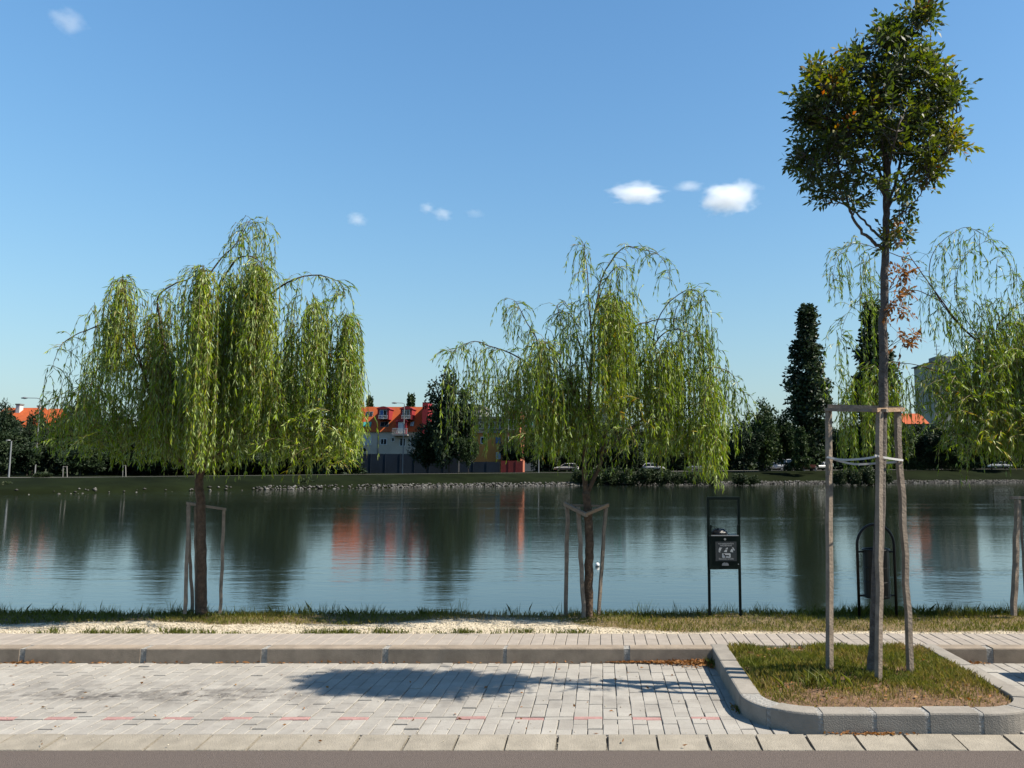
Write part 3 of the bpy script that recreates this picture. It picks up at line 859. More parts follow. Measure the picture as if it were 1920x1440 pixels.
# ---- ash tree on the planted island
YA = 6.25
ASH_OUT = np.array([(1466,285),(1474,230),(1472,180),(1490,132),(1525,108),(1560,122),(1580,112),(1592,75),(1625,66),(1640,100),(1648,32),(1690,2),(1715,-14),(1752,-16),(1762,40),(1768,112),(1792,118),(1816,140),(1820,190),(1816,240),(1836,282),(1805,312),(1778,338),(1750,348),(1742,380),(1722,408),(1712,440),(1700,474),(1682,478),(1664,440),(1640,410),(1600,416),(1572,404),(1560,380),(1512,402),(1492,384),(1490,340),(1468,305)], float)
def in_poly(pt, poly):
    x, y = pt; c = False; j = len(poly) - 1
    for i in range(len(poly)):
        if (poly[i][1] > y) != (poly[j][1] > y) and x < (poly[j][0]-poly[i][0])*(y-poly[i][1])/(poly[j][1]-poly[i][1])+poly[i][0]: c = not c
        j = i
    return c
def vnoise_s(x, y): return (math.sin(x*.051+1)*math.sin(y*.057+2)+.7*math.sin(x*.11+y*.07)*math.cos(y*.09-x*.03))/1.3
def ash_tree():
    b = at(1638, 1270, YA)
    root = thing('ash_tree', 'young ash tree with dark compound leaves on the planted island', 'tree', b)
    m = M['bark_ash']
    def px(pts, y0, y1): return [at(x, y, YA + y0 + (y1-y0) * i / (len(pts)-1)) for i, (x, y) in enumerate(pts)]
    tr = limb(px([(1634,1278),(1638,1245),(1643,1150),(1650,950),(1655,760),(1657,600),(1660,480),(1662,400),(1660,330)], 0, 0), .052, .024, 'trunk', m, root, 10, .003)
    pts = list(tr[len(tr)*2//3:])
    for p, r0, y1 in [([(1660,340),(1668,240),(1690,150),(1705,60),(1722,0)], .024, .05), ([(1658,466),(1632,448),(1606,420),(1590,380),(1575,320),(1560,240),(1540,160)], .016, -.25),
                      ([(1659,450),(1630,425),(1600,395),(1560,372),(1520,370)], .012, .2), ([(1663,395),(1690,350),(1725,320),(1765,290),(1800,270)], .013, -.1),
                      ([(1662,400),(1685,320),(1696,250),(1720,190),(1780,170)], .015, .3), ([(1660,350),(1640,300),(1610,250),(1580,180),(1525,140)], .014, .3),
                      ([(1660,370),(1630,330),(1580,310),(1530,300),(1490,280)], .012, -.3), ([(1664,330),(1650,240),(1630,160),(1615,90)], .014, -.2),
                      ([(1668,260),(1700,230),(1740,140),(1745,60)], .012, .25), ([(1662,420),(1690,400),(1715,380),(1735,350)], .010, -.2),
                      ([(1690,340),(1730,290),(1760,230),(1800,210)], .010, .1), ([(1660,380),(1655,300),(1640,230)], .012, .6), ([(1662,380),(1670,300),(1690,220)], .012, -.6), ([(1660,460),(1680,455),(1692,460)], .006, -.1)]:
        pts += limb(px(p, 0, y1), r0, .004, 'branch', m, root, 6, .004)
    pts = np.array([np.array(p) for p in pts])
    tw = MB(); P, D, L, W, Rr = [], [], [], [], []
    def compound(p, d, hue, s=1.0):
        d = d / (np.linalg.norm(d) + 1e-9)
        side = np.cross(d, rng.normal(size=3)); side /= np.linalg.norm(side) + 1e-9
        ln = rng.uniform(.11, .17) * s
        pairs = 3
        dr = np.array([0, 0, -.35])
        tw.tube([p, p + d * ln * .5, p + d * ln + dr * ln * .3], [.0016, .0013, .001], 3, False)
        for k in range(pairs):
            q = p + (d * (k + 1) / (pairs + .6)) * ln
            for sg in (-1, 1):
                P.append(q); D.append(side * sg * .9 + d * .65 + rng.normal(size=3) * .15 + dr * .3)
                L.append(rng.uniform(.046, .07) * s); W.append(rng.uniform(.02, .028) * s); Rr.append(np.clip(hue + rng.normal() * .1, 0, 1))
        P.append(p + d * ln); D.append(d + dr * .3); L.append(.06 * s); W.append(.026 * s); Rr.append(np.clip(hue + rng.normal() * .08, 0, 1))
    cen = np.array([1652, 235.0])
    n = 0
    while n < 450:
        q = np.array([rng.uniform(1460, 1840), rng.uniform(-16, 480)])
        if not in_poly(q, ASH_OUT): continue
        # keep a few windows open low in the crown
        if 1600 < q[0] < 1740 and 290 < q[1] < 410 and rng.random() < .72: continue
        if q[1] > 330 and rng.random() < .35: continue
        if vnoise_s(q[0], q[1]) < -.13: continue
        e = cen + (q - cen) * np.array([.86, .91])
        wid = .33 if q[1] > 60 else .18
        if q[1] > 400: wid = .2
        Y = YA - .10 + rng.uniform(-1, 1) * wid * math.sqrt(max(.05, 1 - ((q[0]-1652)/200) ** 2))
        tip = np.array(at(e[0], e[1], Y))
        k = np.argmin(np.linalg.norm(pts - tip, axis=1) + .35 * np.maximum(0, pts[:, 2] - tip[2] + .05))
        a = pts[k]
        mid = a * .5 + tip * .5 + np.array([0, 0, -.03])
        if np.linalg.norm(tip - a) < .8: tw.tube([a, mid, tip], [.005, .0035, .002], 4, False)
        hue = np.clip(.4 + rng.normal() * .18, 0, .85)
        if rng.random() < .045: hue = rng.uniform(.8, .97)
        if q[0] > 1790 and q[1] > 230: hue = .75  # sunlit right side of the crown painted in as a lighter leaf tone
        if q[0] < 1560 and q[1] < 190: hue = max(hue, .55)  # upper left tips lightened too, sunlight put into the leaf colour
        dd = tip - a; dd /= np.linalg.norm(dd) + 1e-9
        for _ in range(rng.integers(4, 7)):
            t = rng.uniform(.55, 1.0)
            compound(a * (1-t) + tip * t if np.linalg.norm(tip - a) < .5 else tip + rng.normal(size=3)*.03, dd * .8 + rng.normal(size=3) * .75 + np.array([0, 0, .25]), hue)
        n += 1
    # shoots up the trunk
    V, Fq, r = leafdata(np.array(P), np.array(D), np.array(L), np.array(W), np.array(Rr), .12, .08, .5)
    npmesh('crown', V - np.array(b), Fq, {'rnd': r}, M['ash'], root)
    P, D, L, W, Rr = [], [], [], [], []
    for i in range(26):
        y = rng.uniform(490, 655)
        x = 1690 + 10 * math.sin(y * .03) + rng.normal() * 9
        if y > 560: x += 3
        tip = np.array(at(x, y, YA + rng.normal() * .05)); a = np.array(at(1661, y + 25, YA))
        if i % 5 == 0: tw.tube([a, tip], [.004, .002], 3, False)
        for _ in range(2): compound(tip, rng.normal(size=3) + np.array([.2, 0, -.1]), rng.uniform(0, 1), .85)
    V, Fq, r = leafdata(np.array(P), np.array(D), np.array(L), np.array(W), np.array(Rr), .15, .1, .5)
    o = npmesh('dry_shoot', V - np.array(b), Fq, {'rnd': r}, M['dryleaf'], root); o['label'] = 'withered orange brown leaves on the trunk'; o['kind'] = 'stuff'
    tw.build('twigs', m, root)
ash_tree()

# ================================================================== STAKES, BINS
def px_path(pts):     # (x, y, Y)
    return [at(*p) for p in pts]
def stake_frame(label, base, posts, rails, group='wooden tree stake frames', straps=None, m=None):
    b = at(*base)
    root = thing('tree_stake_frame', label, 'tree stakes', b, group)
    for a, c, wd, mm in posts:
        p0, p1 = Vector(at(*a)), Vector(at(*c))
        n = 9
        pts = [p0.lerp(p1, i / n) + Vector((random.gauss(0, .003), random.gauss(0, .003), 0)) for i in range(n + 1)]
        MB().tube(pts, [wd * (1.12 + random.gauss(0, .04)) for _ in pts], 4, True, 1.0, random.uniform(.18, .32)).build('post', M[mm], root)
    for a, c, wd, mm in rails:
        p0, p1 = Vector(at(*a)), Vector(at(*c))
        d = (p1 - p0).normalized(); sd_ = Vector((0, 0, 1)).cross(d).normalized()
        h, t = wd
        vs = [p + sd_ * sx * t + Vector((0, 0, sz * h)) for p in (p0, p1) for sx, sz in ((-1, -1), (1, -1), (1, 1), (-1, 1))]
        MB().add(vs, [(0, 1, 2, 3), (4, 5, 6, 7), (0, 1, 5, 4), (1, 2, 6, 5), (2, 3, 7, 6), (3, 0, 4, 7)]).build('rail', M[mm], root)
    for pts in (straps or []):
        MB().tube(smooth_path([at(*p) for p in pts], 4), .0035, 4, True, 3.2).build('strap', M['strap'], root)
    return root
stake_frame('tall three post stake frame with white straps around the ash tree', (1640,1268,YA),
    [((1557,1262,6.36),(1554,768,6.42),.026,'wood'),((1647,1276,6.08),(1650,772,6.12),.025,'wood'),((1708,1262,6.34),(1682,772,6.36),.025,'wood')],
    [((1548,768,6.42),(1664,770,6.11),(.012,.022),'wood'),((1640,769,6.10),(1692,768,6.37),(.016,.022),'wood_new'),((1552,762,6.44),(1690,766,6.39),(.016,.02),'wood')],
    straps=[[(1550,857,6.38),(1580,862,6.36),(1620,860,6.2),(1648,855,6.08)],[(1640,854,6.08),(1665,859,6.15),(1693,863,6.34)],[(1562,861,6.40),(1600,870,6.37),(1640,869,6.36),(1685,866,6.36)]])
stake_frame('crossed leaning stakes with a top rail around the left willow', (380,1148,YW),
    [((347,1151,YW-.12),(354,947,YW-.02),.021,'wood'),((361,1150,YW+.14),(352,950,YW+.05),.021,'wood'),((413,1150,YW+.1),(420,957,YW+.12),.020,'wood'),((367,1146,YW+.3),(366,950,YW+.2),.014,'wood')],
    [((350,944,YW-.02),(424,955,YW+.12),(.013,.018),'wood'),((352,943,YW-.02),(369,946,YW+.22),(.012,.018),'wood')])
stake_frame('splayed stakes with V shaped log rails around the middle willow', (1100,1156,YW-.05),
    [((1061,1158,YW),(1064,950,YW+.02),.023,'wood'),((1094,1158,YW-.16),(1085,950,YW-.08),.023,'wood'),((1122,1156,YW+.02),(1136,952,YW+.04),.020,'wood')],
    [((1059,945,YW+.02),(1100,966,YW-.18),(.020,.02),'wood'),((1097,965,YW-.18),(1140,947,YW+.04),(.016,.02),'wood_new'),((1062,947,YW+.05),(1138,949,YW+.07),(.01,.018),'wood')])
stake_frame('dark stakes with a short rail beside the right hand willow', (1915,1155,YW),
    [((1901,1154,YW-.15),(1908,937,YW-.12),.030,'wood'),((1925,1156,YW+.15),(1912,940,YW+.1),.012,'wood'),((1985,1156,YW),(1975,940,YW),.022,'wood')],
    [((1896,933,YW-.12),(1980,934,YW),(.016,.02),'wood')])

YB = 8.74
def dog_box():
    b = at(1360, 1162, YB)
    root = thing('dog_waste_box', 'dark green dog waste box on two posts with a grey pictogram plate', 'waste box', b)
    def rect(x0, y0, x1, y1, d0, d1): # box between pixel corners at depth YB
        p, q = at(x0, y1, YB), at(x1, y0, YB)
        return (p.x, YB + d0, p.z), (q.x, YB + d1, q.z)
    g = M['greenpaint']
    for xa, xb in ((1328.6, 1333.4), (1386.6, 1391.2)):
        p = at(xa, 1166, YB); q = at(xb, 1166, YB); t = at(xa, 938, YB)
        MB().box((p.x, YB, p.z), (q.x, YB + .03, at(xa, 937, YB).z)).build('post', g, root)
    x0, x1 = at(1329, 1162, YB).x, at(1390.6, 1162, YB).x
    zt = at(1360, 937, YB).z
    MB().box((x0 - .002, YB - .002, zt), (x1 + .002, YB + .032, zt + .03)).build('top_bar', g, root)
    z0, z1 = at(1360, 1066, YB).z, at(1360, 1003, YB).z
    bx = MB().chamfer((x0 + .012, YB - .06, z0), (x1 - .012, YB + .16, z1), .006).build('box', g, root)
    MB().box((x0 + .03, YB - .068, z1 - .006), (x1 - .03, YB - .058, z1 + .004)).build('lid_edge', M['steel'], bx)
    for sx in (x0 + .026, x1 - .026):
        MB().box((sx - .012, YB - .05, z1 + .001), (sx + .012, YB - .02, z1 + .11)).build('hinge_plate', g, root)
    # crumpled bag on top
    vs = []
    mb = MB()
    n, k = 16, 6
    for j in range(k + 1):
        t = j / k * math.pi / 2
        for i in range(n):
            a = 2 * math.pi * i / n
            r = math.cos(t) * (1 + random.gauss(0, .07))
            vs.append(((x0+x1)/2 - .045 + .105 * r * math.cos(a), YB + .05 + .075 * r * math.sin(a), z1 + .002 + .055 * math.sin(t) * (1 + random.gauss(0, .12))))
    mb.add(vs, [(j*n+i, j*n+(i+1) % n, (j+1)*n+(i+1) % n, (j+1)*n+i) for j in range(k) for i in range(n)])
    mb.build('bag', M['bag'], root, True)
    # plate with print
    sx0, sx1 = at(1341.5, 1030, YB - .06).x, at(1381, 1030, YB - .06).x
    sz0, sz1 = at(1360, 1052, YB - .06).z, at(1360, 1015.5, YB - .06).z
    yp = YB - .0605
    pl = MB().box((sx0, yp - .004, sz0), (sx1, yp, sz1)).build('sign_plate', M['signgrey'], root)
    W_, H_ = sx1 - sx0, sz1 - sz0
    def poly(pts, name='print_mark', m=M['signwhite'], dy=.0012):
        vs = [(sx0 + u * W_, yp - .004 - dy, sz1 - v * H_) for u, v in pts]
        vs2 = [(x, y + .0008, z) for x, y, z in vs]
        n_ = len(vs)
        MB().add(vs + vs2, [tuple(range(n_)), tuple(range(n_, 2*n_))] + [(i, (i+1) % n_, (i+1) % n_ + n_, i + n_) for i in range(n_)]).build(name, m, pl)
    def txt(s_, u, v, size, name='lettering', wid=None):
        cu = bpy.data.curves.new(name, 'FONT'); cu.body = s_; cu.size = size; cu.align_x = 'CENTER'; cu.align_y = 'CENTER'; cu.extrude = .0004
        o = bpy.data.objects.new(name, cu); C.objects.link(o); o.parent = pl
        o.location = Vector((sx0 + u * W_, yp - .0054, sz1 - v * H_)) - wloc(pl); o.rotation_euler = (R(90), 0, 0)
        cu.materials.append(M['signwhite'])
        bpy.context.view_layer.update()
        me = bpy.data.meshes.new_from_object(o)
        xs_ = [q.co.x for q in me.vertices]
        sc_ = wid * W_ / (max(xs_) - min(xs_))
        for q in me.vertices: q.co.x *= sc_
        o2 = link(name, me, pl, o.location.copy()); o2.rotation_euler = (R(90), 0, 0); o2['kind'] = 'stuff'
        bpy.data.objects.remove(o)
    txt('KUTYAPISZOKGYŰJTŐ', .5, .115, .017, wid=.72)
    txt('HIGIÉNIAI', .49, .205, .021, wid=.54)
    txt('Zacskós ürülék', .5, .885, .021, wid=.72)
    # three hand pictograms, dog panel
    poly([(.19,.30),(.33,.32),(.27,.36),(.25,.46),(.14,.47),(.16,.38)]); poly([(.14,.49),(.23,.50),(.22,.55),(.15,.54)])
    poly([(.57,.29),(.58,.38),(.53,.40),(.46,.38),(.52,.33)]); poly([(.46,.42),(.55,.42),(.53,.54),(.39,.52)])
    poly([(.75,.37),(.82,.40),(.83,.55),(.69,.52)]); poly([(.78,.30),(.84,.30),(.92,.44),(.87,.46)])
    poly([(.32,.60),(.69,.60),(.71,.63),(.71,.80),(.68,.83),(.34,.83),(.31,.80),(.31,.63)], 'dog_panel')
    blk = M['bag']
    poly([(.37,.61),(.42,.62),(.47,.69),(.60,.68),(.65,.72),(.65,.76),(.61,.76),(.58,.73),(.49,.74),(.49,.82),(.46,.82),(.45,.75),(.38,.67)], 'dog_silhouette', blk, .0026)
    # maker's badge and lock
    bz = at(1360, 1058.5, YB - .06).z; bxm = at(1360, 1058, YB - .06).x
    badge = []
    for t in np.linspace(math.pi, 0, 9): badge.append((bxm + .036 * math.cos(t), bz + .022 * math.sin(t)))
    badge.insert(5, (bxm, bz + .012))
    MB().prism(badge + [(bxm + .036, bz - .012), (bxm - .036, bz - .012)], YB - .0635, YB - .0605).build('badge', M['lampgrey'], root)
    lz = at(1360, 1011, YB - .06).z
    MB().tube([(bxm, YB - .068, lz), (bxm, YB - .0605, lz)], .012, 10).build('lock', M['steel'], root)
    MB().tube([(x1 - .035, YB - .066, bz + .004), (x1 - .035, YB - .0605, bz + .004)], .006, 8).build('rivet', M['steel'], root)
dog_box()

def litter_bin():
    b = at(1646, 1162, YB)
    root = thing('litter_bin', 'black litter bin in a tall arched tube frame on the bank', 'litter bin', b)
    k = M['blackpaint']
    x0, x1 = at(1609.5, 1100, YB).x, at(1679, 1100, YB).x
    zb = at(1646, 1170, YB).z; zs = at(1646, 1022, YB).z; zt = at(1646, 983, YB).z
    cx, hw = (x0 + x1) / 2, (x1 - x0) / 2
    pts = [(x0, YB, zb), (x0, YB, zs)]
    for i in range(1, 16):
        t = math.pi - math.pi * i / 16
        pts.append((cx + hw * math.cos(t), YB, zs + (zt - zs) * math.sin(t)))
    pts += [(x1, YB, zs), (x1, YB, zb)]
    MB().tube(pts, .0155, 10).build('frame', k, root, True)
    zc0, zc1 = at(1646, 1120, YB).z, at(1646, 1030, YB).z
    r = hw * .68
    for z in (zc0 + .02, zc1 - .025):
        MB().tube([(x0, YB, z), (cx - r, YB, z)], .009, 8).build('crossbar', k, root)
        MB().tube([(cx + r, YB, z), (x1, YB, z)], .009, 8).build('crossbar', k, root)
    # open basket: vertical strips held by three hoops, a rim and a floor
    bk = MB().tube([(cx, YB, zc0), (cx, YB, zc0 + .012)], r * .97, 24).build('basket', k, root)
    for i in range(20):
        a0 = 2 * math.pi * i / 20; a1 = a0 + 2 * math.pi / 20 * .975
        vs = []
        for z in (zc0, zc1):
            for a in (a0, a1):
                for rr in (r, r - .004): vs.append((cx + rr * math.cos(a), YB + rr * math.sin(a), z))
        MB().add(vs, [(0,2,6,4),(1,5,7,3),(0,4,5,1),(2,3,7,6),(4,6,7,5),(0,1,3,2)]).build('slat', k, bk)
    for z, e in ((zc0 + .02, 1.01), (zc0 + (zc1 - zc0) * .33, 1.012), (zc0 + (zc1 - zc0) * .63, 1.012), (zc1, 1.05)):
        ring = [(cx + r * e * math.cos(2*math.pi*i/28), YB + r * e * math.sin(2*math.pi*i/28), z) for i in range(29)]
        MB().tube(ring, .008 if z == zc1 else .005, 6, False).build('hoop', k, bk, True)
litter_bin()

# white float on the water
pf = gnd(1120, 1062, ZW)
mb = MB()
n = 14
vs, fs = [], []
for j in range(9):
    t = -math.pi / 2 + math.pi * j / 8
    for i in range(n):
        a = 2 * math.pi * i / n; r_ = .05 * math.cos(t) + .0005
        vs.append((pf.x + r_ * math.cos(a), pf.y + r_ * math.sin(a), ZW + .035 + .055 * math.sin(t)))
mb.add(vs, [(j*n+i, j*n+(i+1) % n, (j+1)*n+(i+1) % n, (j+1)*n+i) for j in range(8) for i in range(n)])
fr = thing('float', 'small white float on the lake beside the middle willow stake', 'float', (pf.x, pf.y, ZW))
mb.build('ball', M['whiteplastic'], fr, True)
MB().tube([(pf.x, pf.y, ZW + .085), (pf.x, pf.y, ZW + .12)], .006, 6).build('stem', M['blackpaint'], fr)
MB().tube([(pf.x + .047*math.cos(t), pf.y + .047*math.sin(t), ZW + .012) for t in np.linspace(0, 6.283, 17)], .006, 5, False).build('band', M['blackpaint'], fr)

# ================================================================== GRASS, GRAVEL, LITTER
def blades(P, H, Wd, rnd, lean=.5):
    n = len(P)
    a = rng.uniform(0, 2*np.pi, n)
    side = np.stack([np.cos(a), np.sin(a), np.zeros(n)], 1)
    ln = np.clip(rng.normal(size=(n, 3)), -1.3, 1.3) * lean; ln[:, 2] = 0
    H = H[:, None]; Wd = Wd[:, None]
    up = np.array([0, 0, 1.0])
    mid = P + up * H * .55 + ln * H * .25
    tip = P + up * H * .92 + ln * H * .75
    V = np.stack([P - side*Wd*.5, P + side*Wd*.5, mid + side*Wd*.42, tip, mid - side*Wd*.42], 1).reshape(-1, 3)
    idx = np.arange(n)[:, None] * 5
    Fq = idx + np.array([[0, 1, 2, 3, 4]])
    return V, Fq, np.repeat(rnd, 5)
def grassobj(name, label, P, H, Wd, rnd, lean=.5, m='grass'):
    V, Fq, r = blades(P, H, Wd, rnd, lean)
    o = npmesh(name, V, Fq, {'rnd': r}, M[m])
    return tag(o, label, 'grass', kind='stuff')
def vnoise(x, y, s, seed=0):
    return (np.sin(x*s*1.3+seed) * np.sin(y*s*1.7+seed*2.1) + .6*np.sin(x*s*3.1+y*s*2.3+seed*1.7) + .4*np.sin(x*s*5.7-y*s*4.9+seed)) / 2
# verge lawn
n = 150000
x = rng.uniform(-15, 11, n); y = rng.uniform(7.98, 9.75, n)
e = gravel_edge(x)
dryz = np.clip(1 - np.abs(x + 1.05) / .85, 0, 1)
keep = (y > e + rng.normal(size=n) * .03) & (rng.random(n) > dryz * .82) & (rng.random(n) < .6 + .5 * vnoise(x, y, 2.2) + .25 * (y > 8.6))
x, y = x[keep], y[keep]; n = len(x); dryz = dryz[keep]
z = verge_z(x, y)
edge = np.clip((y - 8.75) / .25, 0, 1)
hgt = rng.uniform(.018, .045, n) * (1 + .5 * vnoise(x, y, 1.3, 3)) + edge * rng.uniform(0, .06, n) * (1 - .6 * dryz)
hgt *= 1 + .9 * edge * (np.clip((x - 2.2) / .6, 0, 1) * np.clip((4.6 - x) / .5, 0, 1))
hue = .52 + .2 * vnoise(x, y, 1.9, 5) + rng.normal(size=n) * .13 + .3 * dryz - .16 * edge - .1 * np.clip((-3.6 - x), 0, 1)
hue += .12 * np.clip(1 - np.abs(x - .6) / .7, 0, 1)
grassobj('grass', 'short patchy grass on the lake bank', np.stack([x, y, z], 1), np.clip(hgt, .015, .16), rng.uniform(.004, .008, n), np.clip(hue, 0, 1), .6)
# tall weeds at the crest
cl = np.concatenate([rng.uniform(-7.5, -1.9, 60), rng.uniform(.2, 4.8, 60), rng.uniform(2.4, 4.6, 34), rng.uniform(-1.9, .2, 9)])
x = np.repeat(cl, 22) + rng.normal(size=len(cl)*22) * .05; y = np.repeat(rng.uniform(8.82, 9.12, len(cl)), 22) + rng.normal(size=len(cl)*22) * .05
hh = np.repeat(rng.uniform(.07, .22, len(cl)), 22) * rng.uniform(.4, 1, len(x))
grassobj('weeds', 'tall wispy weeds along the crest of the bank', np.stack([x, y, verge_z(x, y)], 1), hh, rng.uniform(.0025, .0055, len(x)), np.clip(rng.normal(.22, .14, len(x)), 0, 1), .45)
# weeds at the back edge of the pavement
cl = np.concatenate([rng.uniform(-5.6, -.6, 40), rng.uniform(-4.3, -3.7, 10), rng.uniform(-2.9, -1.9, 22), rng.uniform(-5.0, -4.4, 8), rng.uniform(-.9, .0, 8)])
x = np.repeat(cl, 26) + rng.normal(size=len(cl)*26) * .045; y = np.repeat(rng.uniform(7.875, 7.99, len(cl)), 26) + rng.normal(size=len(cl)*26) * .02
hh = np.repeat(rng.uniform(.025, .085, len(cl)), 26) * rng.uniform(.5, 1, len(x))
grassobj('edge_weeds', 'low grey green weeds along the back of the pavement', np.stack([x, np.maximum(y, 7.868), verge_z(x, y)], 1), hh, rng.uniform(.004, .008, len(x)), np.clip(rng.normal(.25, .2, len(x)), 0, 1), .6)
# island grass
n = 62000
x = rng.uniform(ISL_X0 + .14, ISL_X1 - .14, n); y = rng.uniform(ISL_Y0 + .14, 7.345, n)
ok = np.array([in_island(a, b, -.15) for a, b in zip(x, y)])
front = np.clip((y - 5.60 - .10 * vnoise(x, y, 4, 2)) / .55, 0, 1)
keep = ok & (rng.random(n) < .05 + front * (.42 + .6 * vnoise(x, y, 3.3, 1)))
x, y, front = x[keep], y[keep], front[keep]; n = len(x)
vn = vnoise(x, y, 2.6, 7)
hgt = rng.uniform(.022, .06, n) * (.5 + .6 * front) * (1 + .45 * vn)
rightdry = np.clip((x - 2.45) / .5, 0, 1) * .16 + np.clip(1 - np.abs(x - 2.75) / .25, 0, 1) * np.clip((y - 6.9) / .3, 0, 1) * .4
hue = .46 + .36 * (1 - front) + .26 * vnoise(x, y, 3.1, 9) + rightdry + rng.normal(size=n) * .15
grassobj('island_grass', 'tufty half dry grass growing on the planted island', np.stack([x, y, island_z(x, y)], 1), np.clip(hgt, .015, .12), rng.uniform(.004, .0075, n), np.clip(hue, 0, 1), .55)
# one big clump of wide blades by the left stake
cb = gnd(1540, 1290, .11)
nn = 90
x = cb.x + rng.normal(size=nn) * .10; y = cb.y + rng.normal(size=nn) * .04
grassobj('grass_clump', 'sprawling clump of broad green blades in front of the stakes', np.stack([x, y, island_z(x, y)], 1), rng.uniform(.07, .16, nn), rng.uniform(.006, .010, nn), np.clip(rng.normal(.42, .1, nn), 0, 1), .9)
nn = 130
x = np.concatenate([.935 + rng.normal(size=60) * .015, 0.96 + rng.normal(size=nn-60) * .02]); y = np.concatenate([rng.uniform(7.0, 7.2, 60), 5.85 + rng.normal(size=nn-60) * .06])
x = np.minimum(x, .95)
grassobj('kerb_weeds', 'small weeds sprouting at the foot of the island kerb', np.stack([x, y, np.zeros(nn)], 1), np.concatenate([rng.uniform(.03, .10, 60), rng.uniform(.01, .03, nn-60)]), rng.uniform(.004, .009, nn), np.clip(rng.normal(.3, .2, nn), 0, 1), .6)
# gravel pebbles
def pebbles(name, label, P, s, m, cat='gravel'):
    n = len(P)
    base = np.array([(1,0,0),(-1,0,0),(0,1,0),(0,-1,0),(0,0,1),(0,0,-1)], float)
    tri = np.array([(0,2,4),(2,1,4),(1,3,4),(3,0,4),(2,0,5),(1,2,5),(3,1,5),(0,3,5)])
    sc = s[:, None, None] * rng.uniform(.5, 1.2, (n, 6, 1)) * np.array([1, 1, .6])
    a = rng.uniform(0, 6.28, n); ca, sa = np.cos(a), np.sin(a)
    B = base[None] * sc
    V = np.stack([B[..., 0]*ca[:, None]-B[..., 1]*sa[:, None], B[..., 0]*sa[:, None]+B[..., 1]*ca[:, None], B[..., 2]], -1) + P[:, None]
    Fq = (np.arange(n)[:, None, None] * 6 + tri[None]).reshape(-1, 3)
    o = npmesh(name, V.reshape(-1, 3), Fq, {'rnd': np.repeat(rng.random(n), 6)}, M[m])
    return tag(o, label, cat, kind='stuff')
M['pebble'] = leafmat('pebble', [(0, (0.221, 0.1827, 0.1275)), (.5, (0.34, 0.2932, 0.2125)), (1, (0.4675, 0.4165, 0.3315))], 0.0, .9, .2)
n = 25000
x = rng.uniform(-15, 11, n); y = rng.uniform(7.87, 8.8, n)
keep = (y < gravel_edge(x) + np.abs(rng.normal(size=n)) * .04) | ((np.abs(x + 1.05) < .8) & (rng.random(n) < .5))
x, y = x[keep], y[keep]
pebbles('gravel', 'pale beige gravel strip behind the pavement', np.stack([x, y, verge_z(x, y) + .003], 1), rng.uniform(.004, .013, len(x)), 'pebble')
# dry leaf litter
def litter(name, label, P):
    n = len(P)
    D = rng.normal(size=(n, 3)); D[:, 2] *= .25
    V, Fq, r = leafdata(P, D, rng.uniform(.02, .045, n), rng.uniform(.012, .022, n), rng.random(n), .2)
    V[:, 2] = np.maximum(V[:, 2], P[0][2] - .004)
    return tag(npmesh(name, V, Fq, {'rnd': r}, M['dryleaf']), label, 'leaves', kind='stuff')
n = 900
t = rng.random(n) ** .6
x = .95 - (1 - t) * .9 - rng.random(n) * .03; y = 7.205 - np.abs(rng.normal(size=n)) * .09 * np.clip(t * 1.3 - .3, .06, 1)
litter('leaf_litter', 'heap of dry orange leaves in the corner of kerb and island', np.stack([np.minimum(x, .945), y, .006 + rng.random(n) * .03 * t], 1))
c1 = np.concatenate([np.stack([rng.normal(-5.05, .09, 70), 7.195 - np.abs(rng.normal(0, .012, 70))], 1), np.stack([rng.uniform(-5.5, .2, 150), 7.2 - np.abs(rng.normal(0, .008, 150))], 1),
                     np.stack([rng.normal(1.75, .13, 80), 5.325 - np.abs(rng.normal(0, .008, 80))], 1), np.stack([rng.uniform(.95, .97, 12) - .03, rng.uniform(5.75, 5.95, 12)], 1), np.stack([rng.normal(3.2, .1, 60), 7.19 - np.abs(rng.normal(0, .02, 60))], 1)])
litter('fallen_leaves', 'scattered dry leaf crumbs along the foot of the kerbs', np.stack([c1[:, 0], c1[:, 1], np.full(len(c1), .008)], 1))
n = 260
litter('island_leaves', 'brown leaves fallen among the island grass', np.stack([rng.uniform(1.25, 2.7, n), rng.uniform(5.6, 7.2, n), np.full(n, .135)], 1))

n = 260
x = rng.uniform(-6, .9, n); y = rng.uniform(5.1, 7.18, n)
pebbles('grit', 'loose grit and tiny stones lying on the parking bay', np.stack([x, y, np.full(n, .004)], 1), rng.uniform(.003, .008, n), 'pebble')
n = 90
litter('bay_leaves', 'single dry leaf scraps lying on the parking bay', np.stack([rng.uniform(-6, .9, n), rng.uniform(5.1, 7.1, n), np.full(n, .006)], 1))

# ================================================================== FAR BANK
# riprap stones at the water's edge
n = 7000
x = rng.uniform(-75, 95, n)
px_keep = rng.random(n) < np.where(x < -36, .05 + .1 * (np.sin(x * .9) > .5), np.where(x < -24, .25 + .3 * (np.sin(x * .7) > 0), 1))
x = x[px_keep]; d = rng.uniform(-.15, 1.25, len(x))
zz = np.interp(d, [-.2, 0, 1.2], [-.72, -.62, -.2])
pebbles('bank_stones', 'pale rubble stones lining the far shore', np.stack([x, bankY(x) + d, zz], 1), rng.uniform(.08, .24, len(x)), 'farstone', 'stones') if M.setdefault('farstone', leafmat('far_stone', [(0, (0.0263, 0.0247, 0.0210)), (.5, (0.0683, 0.0640, 0.0577)), (1, (0.1312, 0.1260, 0.1155))], 0.0, .9, .2)) else None

